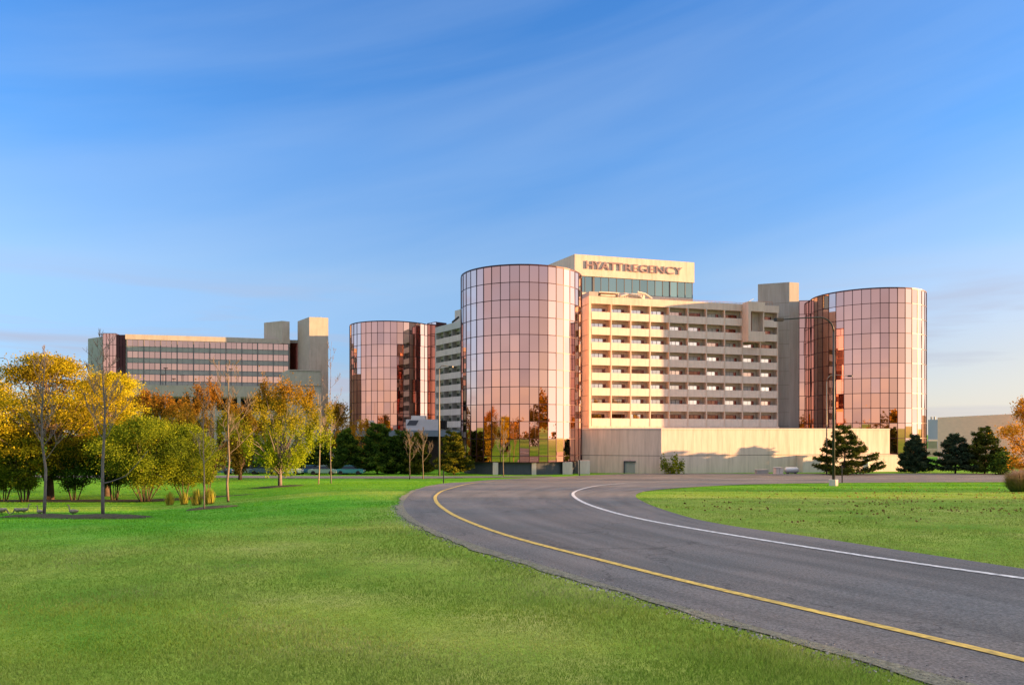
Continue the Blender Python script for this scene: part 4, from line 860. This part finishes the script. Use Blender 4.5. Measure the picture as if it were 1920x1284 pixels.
# ornamental grasses
def grass_clump(name, px, Y, H, W, m_, label, group, seed, n_=260, arch=1.6):
    nr_ = np.random.default_rng(seed); x = X(px, Y); z = G(x, Y); a = nr_.uniform(0, 2 * np.pi, n_); r0 = nr_.uniform(0, .25, n_) * W; out = nr_.uniform(.1, 1, n_) ** arch * W / 2; h = H * nr_.uniform(.35, 1.1, n_) * (1 - .3 * (out / (W / 2)) ** 2)
    d = np.c_[np.cos(a), np.sin(a)]; p0 = np.c_[d * r0[:, None], np.zeros(n_)]; p1 = np.c_[d * (r0 + out * .35)[:, None], h * .75]; p2 = np.c_[d * (out + r0 * .2)[:, None], h]
    s = np.c_[-d[:, 1], d[:, 0], np.zeros(n_)] * (.004 + .0002 * Y)
    V = np.stack([p0 - s, p0 + s, p1 + s, p1 - s, p2], 1).reshape(-1, 3); b = np.arange(n_) * 5
    me = bpy.data.meshes.new(name); fs = [(int(k), int(k + 1), int(k + 2), int(k + 3)) for k in b] + [(int(k + 3), int(k + 2), int(k + 4)) for k in b]; me.from_pydata(V.tolist(), [], fs)
    o = link(name, me, m_, None, (x, Y, z)); tag(o, label, 'ornamental grass', group); return o
L_tuft = leaf_mat('golden_grass', [(.16, .17, .02), (.30, .28, .04), (.45, .38, .09)], nscale=2)
L_burn = leaf_mat('red_green_grass', [(.14, .20, .03), (.34, .22, .08), (.62, .36, .22)], zc=[(.10, .22, .02), (.20, .24, .03), (.46, .26, .13), (.75, .50, .38)], H=1.5, nscale=3)
TG = 'golden grass tufts on the slope'
for i, (px, Y, H, W, lab) in enumerate([(318, 47, .85, .9, 'golden grass tuft at the foot of the broad shrub tree'), (345, 46, .8, .8, 'small golden grass tuft, second from the left of four'), (369, 43, 1.0, 1.1, 'golden grass tuft left of the very thin sapling'), (392, 43, .95, 1.0, 'golden grass tuft right of the very thin sapling')]):
    grass_clump('grass_tuft', px, Y, H, W, L_tuft, lab, TG, 110 + i)
grass_clump('grass_bush', 1913, 44, 1.35, 2.0, L_burn, 'round reddish ornamental grass on the right lawn edge', None, 120, n_=4200, arch=.6)
# ------------------------------------------------------------------ mulch
M['mulch'] = mat('mulch', (.05, .045, .022), 1, var=.5, scale=9, bump=.8, bscale=25)
def mulch(px, Y, rx, ry, h, seed):
    nr_ = np.random.default_rng(seed); x0 = X(px, Y); n_ = 40; rings = 8; V = [(x0, Y, G(x0, Y) + h)]
    ph = nr_.uniform(0, 6.28, 4)
    for r_ in range(1, rings + 1):
        t = r_ / rings
        for k in range(n_):
            a = 2 * math.pi * k / n_; wob = 1 + .12 * math.sin(3 * a + ph[0]) + .08 * math.sin(5 * a + ph[1]) + .05 * math.sin(9 * a + ph[2])
            x = x0 + math.cos(a) * rx * t * wob; y = Y + math.sin(a) * ry * t * wob; V.append((x, y, G(x, y) + h * (1 - t * t) + .02 - (.06 if r_ == rings else 0) + nr_.normal() * .008))
    Fc = [(0, 1 + k, 1 + (k + 1) % n_) for k in range(n_)]
    for r_ in range(rings - 1):
        for k in range(n_): a = 1 + r_ * n_ + k; b = 1 + r_ * n_ + (k + 1) % n_; Fc.append((a, a + n_, b + n_, b))
    me = bpy.data.meshes.new('mulch'); me.from_pydata(V, [], Fc); o = link('mulch', me, M['mulch'], smooth=True); tag(o, kind='stuff'); o['category'] = 'mulch'; return o
for i, (px, Y, rx, ry, h, lab) in enumerate([(82, 25.3, 1.25, 1.1, .10, 'dark mulch ring around the leftmost sapling'), (193, 23.8, 1.6, 1.5, .12, 'widest dark mulch ring, under the sapling with the low side branch'), (395, 34, 1.1, 1.4, .10, 'mulch ring on the crest around the very thin sapling'), (520, 69, 2.4, 2.2, .10, 'brown mulch ring under the maple')]):
    mulch(px, Y, rx, ry, h, 130 + i)['label'] = lab
mulch(150, 56.5, 14, 2.0, .05, 140)['label'] = 'long brown mulch strip under the shrub trees'
# ------------------------------------------------------------------ near grass blades and fallen leaves
def blades():
    nr_ = np.random.default_rng(5); P = []
    U = nr_.random(520000); ya, yb, pw = 5.0, 118.0, -.5      # density falls smoothly with distance
    y = (ya ** pw + U * (yb ** pw - ya ** pw)) ** (1 / pw); x = nr_.uniform(-.72, .72, len(y)) * y
    k = ~in_poly(x, y, ROADP) & ~in_poly(x, y, FARP); P = [np.c_[x[k], y[k]]]
    P = np.concatenate(P); n_ = len(P); x, y = P.T; z = gz(x, y)
    # patchy heights
    pt = .5 + .25 * np.sin(x * 1.3 + 2 * np.sin(y * .7)) + .25 * np.sin(y * 1.9 + 1.7 * np.sin(x * .9 + 1)); h = (.016 + .026 * pt) * nr_.uniform(.5, 1.2, n_) * (1 + y * .01); dm = np.full(n_, 9.); nk = np.where(y < 32)[0]; oc = OA[:160:2]
    for q_ in np.array_split(nk, 60): dm[q_] = np.sqrt(((np.c_[x[q_], y[q_]][:, None] - oc[None]) ** 2).sum(-1)).min(1)
    h *= (1 + .55 * np.exp(-((dm - .8) / .7) ** 2)) * np.clip(dm / .45, .12, 1)
    a = nr_.uniform(0, 2 * np.pi, n_); lean = nr_.uniform(.1, .9, n_) * h; w_ = (.0022 + .00035 * y); sx, sy = np.cos(a) * w_, np.sin(a) * w_
    b = nr_.uniform(0, 2 * np.pi, n_)
    V = np.stack([np.c_[x - sx, y - sy, z - .005], np.c_[x + sx, y + sy, z - .005], np.c_[x + np.cos(b) * lean, y + np.sin(b) * lean, z + h]], 1).reshape(-1, 3)
    o = link('grass', np_mesh('grass', V, np.arange(3 * n_).reshape(-1, 3), 3), leaf_mat('grass_blades', [(.13, .27, .02), (.23, .34, .045), (.30, .37, .07), (.46, .45, .18)], trans=.3, nscale=.4))
    tag(o, 'short mown grass blades on the near lawn', 'grass', None, 'stuff')
blades()
def litter():
    nr_ = np.random.default_rng(6); P = []
    for k in range(2600):
        py = 912 + 75 * nr_.beta(1.2, 2.6); px = 1200 + 900 * nr_.beta(1.8, 1.0); P.append((px, py))
    Q = np.array([ground_at(*p) for p in P]); Q = Q[~in_poly(Q[:, 0], Q[:, 1], ROADP)]; dr_ = np.sin(Q[:, 0] * .9 + 2 * np.sin(Q[:, 1] * .5)) + np.sin(Q[:, 1] * 1.3 + np.sin(Q[:, 0] * .6)); Q = Q[dr_ + nr_.normal(0, .5, len(Q)) > .1]; V3 = np.c_[Q, gz(Q[:, 0], Q[:, 1]) + .03]
    V, Fc = leaf_quads(V3, .085, nr_, .8, .7); o = link('fallen_leaves', np_mesh('fallen_leaves', V, Fc, 4), leaf_mat('dry_leaves', [(.08, .06, .02), (.18, .11, .04), (.28, .19, .07)], nscale=1)); tag(o, 'brown fallen leaves scattered over the right lawn', 'leaves', None, 'stuff')
litter()
def gravel():
    nr_ = np.random.default_rng(7); k = nr_.integers(4, 158, 16000); t = nr_.random(len(k)); p = OA[k] * (1 - t)[:, None] + OA[k + 1] * t[:, None]; d = OA[k + 1] - OA[k]; d /= np.linalg.norm(d, axis=1)[:, None]; nn = np.c_[-d[:, 1], d[:, 0]]
    s = np.sign(((IA[k] - OA[k]) * nn).sum(1))[:, None]; p = p - nn * s * (nr_.normal(.10, .16, len(k)))[:, None]; V3 = np.c_[p, gz(p[:, 0], p[:, 1]) + .012]
    V, Fc = leaf_quads(V3, .028, nr_, .8, .2, .6); o = link('gravel', np_mesh('gravel', V, Fc, 4), leaf_mat('gravel_stones', [(.12, .11, .10), (.3, .28, .25), (.5, .47, .42)], trans=0)); tag(o, 'loose gravel along the outer road edge', 'gravel', None, 'stuff')
gravel()
def verge():
    nr_ = np.random.default_rng(8); c = smooth_curve(OA[:230], 900, 0); d = np.gradient(c, axis=0); d /= np.linalg.norm(d, axis=1)[:, None]; nn = np.c_[-d[:, 1], d[:, 0]]
    k0 = 60; s = np.sign(((IA[20] - OA[20]) * nn[k0]).sum()); t = np.arange(900)
    wv = .20 + .06 * np.sin(t * .11) + .04 * np.sin(t * .37 + 1) + .03 * np.sin(t * .9 + 2)
    a = c + nn * s * .05; b = c - nn * s * np.clip(wv, .02, 1)[:, None]
    tag(strip('verge', a, b, 3, M['verge'], .016), 'bare gritty soil along the outer road edge', 'soil', kind='stuff')
M['verge'] = mat('gritty_soil', (.12, .115, .08), 1, base2=(.27, .25, .18), scale=14, detail=8, bump=.8, bscale=40)
verge()
# ------------------------------------------------------------------ street lamps, posts, cabinets
def lamp(name, px, Y, H, arm, label, r=.11, mt='polegrey', base=True, rise=.5, group=None, both=False):
    x = X(px, Y); z = G(x, Y); root = empty(name, (x, Y, z), label, 'street lamp', group)
    sgn = 1 if arm > 0 else -1; la = abs(arm); cr = min(1.1, la * .4)
    q = MB(); pts = [(0, 0, .5 if base else 0), (0, 0, H * .5), (0, 0, H - cr)]; rad = [r, r * .8, r * .62]
    q.tube(pts, rad, 10); q.build('pole', M[mt], root, smooth=True)
    q = MB(); ap = [(sgn * cr * (1 - math.cos(t)), 0, H - cr + cr * math.sin(t)) for t in [R(a) for a in (0, 18, 36, 54, 72, 86)]] + [(sgn * la * .6, 0, H + rise * -.1), (sgn * la, 0, H - rise * .35)]
    q.tube(ap, [r * .6] * 3 + [r * .5] * 3 + [r * .42, r * .38], 8); q.build('arm', M[mt], root, smooth=True)
    q = MB(); hx = sgn * la; zz = H - rise * .35; q.prism([(hx - .1 * sgn, -.16), (hx + .45 * sgn, -.19), (hx + .62 * sgn, 0), (hx + .45 * sgn, .19), (hx - .1 * sgn, .16)][::sgn], zz - .14, zz + .1); hd = q.build('lamp_head', M['poledark'], root)
    if base: q = MB(); q.prism([(.36 * math.cos(R(a)), .36 * math.sin(R(a))) for a in range(0, 360, 45)], -.3, .5); q.build('concrete_base', M['conc_lt'], root)
    return root
lamp('street_lamp', 1563, 59, 13.3, -4.1, 'large near street lamp on a concrete base, long arm over the right tower', r=.115, mt='poledark')
lamp('street_lamp', 1550, 119, 15.9, 3.5, 'thin far street lamp just left of the large one', r=.11, base=False)
lamp('street_lamp', 823.5, 115.5, 17.0, 1.6, 'tall sunlit street lamp among the evergreens left of the nearest tower', r=.16, base=False)
lamp('street_lamp', 16, 118, 18.4, -2.2, 'thin curved street lamp above the trees at the left picture edge', r=.10, base=False)
def roof_lamp(px, Y, z0, z1, label, zg=False):
    x = X(px, Y); zz = E + z0 if not zg else G(x, Y); root = empty('deck_lamp', (x, Y, zz), label, 'lamp', 'slim lamps on the garage roof')
    q = MB(); q.tube([(0, 0, 0), (0, 0, E + z1 - zz)], .07, 6); q.build('pole', M['poledark'], root); q = MB(); q.box(-.45, .45, -.15, .15, E + z1 - zz, E + z1 - zz + .22); q.build('lamp_head', M['poledark'], root)
roof_lamp(310.5, 183, 8.9, Z(691, 183) - E, 'slim dark lamp on the garage roof, taller of the left two'); roof_lamp(305.5, 186, 8.9, Z(703, 186) - E, 'slim dark lamp on the garage roof, shorter of the left two')
roof_lamp(433, 187, 8.9, Z(693, 187) - E, 'slim dark lamp on the garage roof behind the pale bare tree')
lr = empty('deck_lamp', (X(21, 130), 130, G(X(21, 130), 130)), 'thin straight lamp beside the curved one at the left picture edge', 'lamp')
q = MB(); hh = Z(686, 130) - G(X(21, 130), 130); q.tube([(0, 0, 0), (0, 0, hh)], .08, 6); q.build('pole', M['poledark'], lr); q = MB(); q.box(-.35, .35, -.15, .15, hh, hh + .2); q.build('lamp_head', M['poledark'], lr)
def post(px, py0, Y, label, w_=.05):
    x = X(px, Y); z = G(x, Y); h = Z(py0, Y) - z; root = empty('marker_post', (x, Y, z), label, 'post', 'thin road posts')
    q = MB(); q.box(-w_, w_, -w_, w_, -.1, h); q.build('pole', M['poledark'], root); q = MB(); q.box(-w_ * 1.5, w_ * 1.5, -w_ * 1.5, w_ * 1.5, h, h + .06); q.build('cap', M['poledark'], root)
post(831.5, 884, 72, 'thin dark post on the lawn left of the road bend'); post(1579, 874, 78, 'thin dark post on the right lawn beside the large lamp'); post(1086.5, 862, 114, 'thin dark post between the nearest tower and the podium', .08)
ca = empty('utility_cabinet', (X(1459, 121), 121, G(X(1459, 121), 121)), 'cream utility cabinet by the podium wall beside the grey tank', 'utility box', rz=TH)
q = MB(); q.box(-.65, .65, -.4, .4, .08, 1.05); q.build('body', M['conc_lt'], ca); q = MB(); q.box(-.72, .72, -.46, .46, 1.05, 1.12); q.box(-.7, .7, -.45, .45, -.1, .08); q.build('trim', M['metal'], ca); q = MB(); q.box(-.02, .02, -.43, -.402, .15, 1.0); q.build('door_seam', M['joint'], ca)
tk = empty('storage_tank', (X(1484, 122.5), 122.5, G(X(1484, 122.5), 122.5)), 'grey horizontal storage tank by the podium wall', 'tank')
q = MB(); q.tube([(-1.15, 0, .62), (-1.05, 0, .62), (-.85, 0, .62), (.85, 0, .62), (1.05, 0, .62), (1.15, 0, .62)], [.12, .36, .5, .5, .36, .12], 16); q.build('vessel', M['metal'], tk, smooth=True); q = MB(); q.box(-.7, -.55, -.35, .35, -.1, .3); q.box(.55, .7, -.35, .35, -.1, .3); q.build('stand', M['poledark'], tk)
lw = empty('low_barrier', (X(1428, 123), 123, G(X(1428, 123), 123)), 'low grey concrete barrier left of the cream cabinet', 'barrier', rz=TH)
q = MB(); q.prism([(-1.1, -.3), (1.1, -.3), (1.1, .3), (-1.1, .3)], -.1, .62); q.build('block', M['conc_gr'], lw); q = MB(); q.box(-1.15, 1.15, -.34, .34, .622, .7); q.build('cap', M['conc_lt'], lw)
# ------------------------------------------------------------------ cars
M['tyre'] = mat('tyre', (.015, .015, .015), .8); M['carglass'] = mat('car_glass', (.03, .04, .05), .08, .5)
def car(px, Y, col, label, rz=0, suv=0):
    x = X(px, Y); z = G(x, Y); root = empty('parked_car', (x, Y, z), label, 'car', 'cars parked behind the far road', rz)
    pm = mat('car_paint', col, .25, .3)
    hb_ = .95 + .12 * suv; prof = [(-2.2, .32), (-2.25, .7), (-2.1, .9), (-1.35, hb_), (1.2, hb_ - .02), (2.05, .82), (2.25, .62), (2.2, .32)]
    q = MB(); n_ = len(prof)
    for w_ in ((-.88), (.88)): q.v += [(a, w_ * (.97 if b < .4 else 1), b) for a, b in prof]
    q.f.append(tuple(range(n_))); q.f.append(tuple(range(n_, 2 * n_))[::-1]); q.f += [(i, i + n_, (i + 1) % n_ + n_, (i + 1) % n_) for i in range(n_)]
    q.build('body', pm, root)
    rf_ = 1.42 + .3 * suv; cb = [(-1.75 if suv else -1.35, hb_, .80), (1.15, hb_, .80), (.45, rf_, .62), (-1.6 if suv else -.85, rf_, .62)]
    q = MB(); q.v = [(a, -w_, b) for a, b, w_ in cb] + [(a, w_, b) for a, b, w_ in cb]; q.f = [(0, 1, 2, 3), (7, 6, 5, 4), (1, 5, 6, 2), (0, 3, 7, 4)]; q.build('windows', M['carglass'], root)
    q = MB(); a0, a1 = cb[3][0] - .03, cb[2][0] + .03; q.box(a0, a1, -.64, .64, rf_, rf_ + .05); q.build('roof', pm, root)
    for sx in (-1.38, 1.38):
        for sy in (-.86, .86): q = MB(); q.tube([(sx, sy - .1, .33), (sx, sy + .1, .33)], .33, 14); q.build('wheel', M['tyre'], root)
    for sy in (-.6, .6): q = MB(); q.box(2.2, 2.27, sy - .18, sy + .18, .6, .76); q.build('headlight', M['metal'], root)
car(412, 118, (.08, .16, .30), 'blue car parked beside the pale bare tree', .0); car(462, 120, (.40, .42, .43), 'silver car parked between bare tree and maple', .05); car(496, 119, (.10, .14, .22), 'dark blue car parked just left of the maple', 3.14, 1)
car(541, 118.5, (.75, .73, .68), 'white van-like car parked just right of the maple trunk', .0, 1); car(580, 120, (.05, .16, .28), 'deep blue car parked left of the leaning sapling', 3.1); car(606, 118.5, (.35, .45, .42), 'pale green car parked behind the leaning sapling', .02); car(657, 119, (.10, .32, .38), 'teal car parked under the first rounded evergreen', .0)
# ------------------------------------------------------------------ ducks
def duck(px, Y, rz, label, s=1.0, graze=False):
    x = X(px, Y); z = G(x, Y); root = empty('duck', (x, Y, z), label, 'duck', 'ducks on the left lawn', rz); s *= .55; root.scale = (s, s, s)
    sp = [(-.42, .34, .02), (-.34, .32, .07), (-.2, .30, .13), (0, .29, .155), (.15, .31, .13), (.24, .36, .085)]
    sp += [(.30, .30, .05), (.36, .18, .038), (.42, .08, .036), (.46, .05, .04), (.52, .04, .025)] if graze else [(.28, .45, .05), (.29, .56, .036), (.30, .66, .036), (.34, .70, .046), (.42, .69, .028)]
    q = MB(); q.tube([(a, 0, b) for a, b, c in sp], [c for a, b, c in sp], 10)
    bm_ = q.build('body', mat('duck_plumage', (.12, .09, .07), .9, base2=(.32, .27, .22), scale=6), root, smooth=True)
    q = MB(); e = sp[-1]; q.tube([(e[0], 0, e[1]), (e[0] + .07, 0, e[1] - .015)], [.022, .008], 6); q.build('beak', M['tyre'], root)
    for sy in (-.06, .06): q = MB(); q.tube([(0, sy, .18), (.01, sy, .02), (.08, sy, .01)], [.016, .012, .02], 5); q.build('leg', M['tyre'], root)
duck(33, 30.5, 2.9, 'dark duck grazing left of the leftmost sapling', 1.0, True); duck(45, 31, .4, 'duck with raised neck between the grazing one and the sapling'); duck(74, 28, 2.6, 'duck standing right at the foot of the leftmost sapling', .9)
duck(137, 27.5, 3.0, 'dark duck with upright neck between the two mulch rings'); duck(3, 29, .2, 'pale duck cut by the left picture edge', 1.1, True)
# ------------------------------------------------------------------ woods out of view (off to the right to cast shade, and behind the camera)
def woods(pts, label, lm, seed, leaf=.8, per=260):
    nr_ = np.random.default_rng(seed); allp = []
    for (x, y, H, W) in pts:
        k = 26; c = np.c_[nr_.normal(0, .28, k) * W, nr_.normal(0, .28, k) * W, nr_.uniform(.15, .95, k) * H]; c[:, :2] *= (1.25 - c[:, 2:3] / H)
        cc_ = np.repeat(c, per // k + 1, 0) + nr_.normal(size=(k * (per // k + 1), 3)) * W * .1; cc_[:, 2] = np.maximum(cc_[:, 2], .2); allp.append(cc_ + np.array([x, y, G(x, y)]))
    cen = np.concatenate(allp); V, Fc = leaf_quads(cen, leaf, nr_, .8); o = link('woods', np_mesh('woods', V, Fc, 4), lm); tag(o, label, 'woods', None, 'stuff')
rg = random.Random(9)
wp = []  # unseen rows added to shade road and lawn, gaps let sun strips through
for y in np.arange(-70, 28, 3.2): 
    for x in (112, 120): wp.append((x + rg.uniform(-3, 3), y + rg.uniform(-1, 1), rg.uniform(14, 18), 7.5))
for y in (39, 42, 45, 53, 56, 66): wp.append((118 + rg.uniform(-4, 4), y + 2, rg.uniform(9, 12), 4.0))
woods(wp, 'unseen autumn woods added beyond the right lawn to cast shade', L_brn, 1, .9, 420)
wp = []
for k in range(120): a = R(rg.uniform(115, 245)); d = rg.uniform(80, 150); wp.append((math.sin(a) * d, math.cos(a) * d, rg.uniform(7, 13), 8))
woods(wp[:60], 'autumn woods behind the road', L_org, 2, .9, 300); woods(wp[60:], 'darker autumn woods behind the road', L_brn, 3, .9, 300)
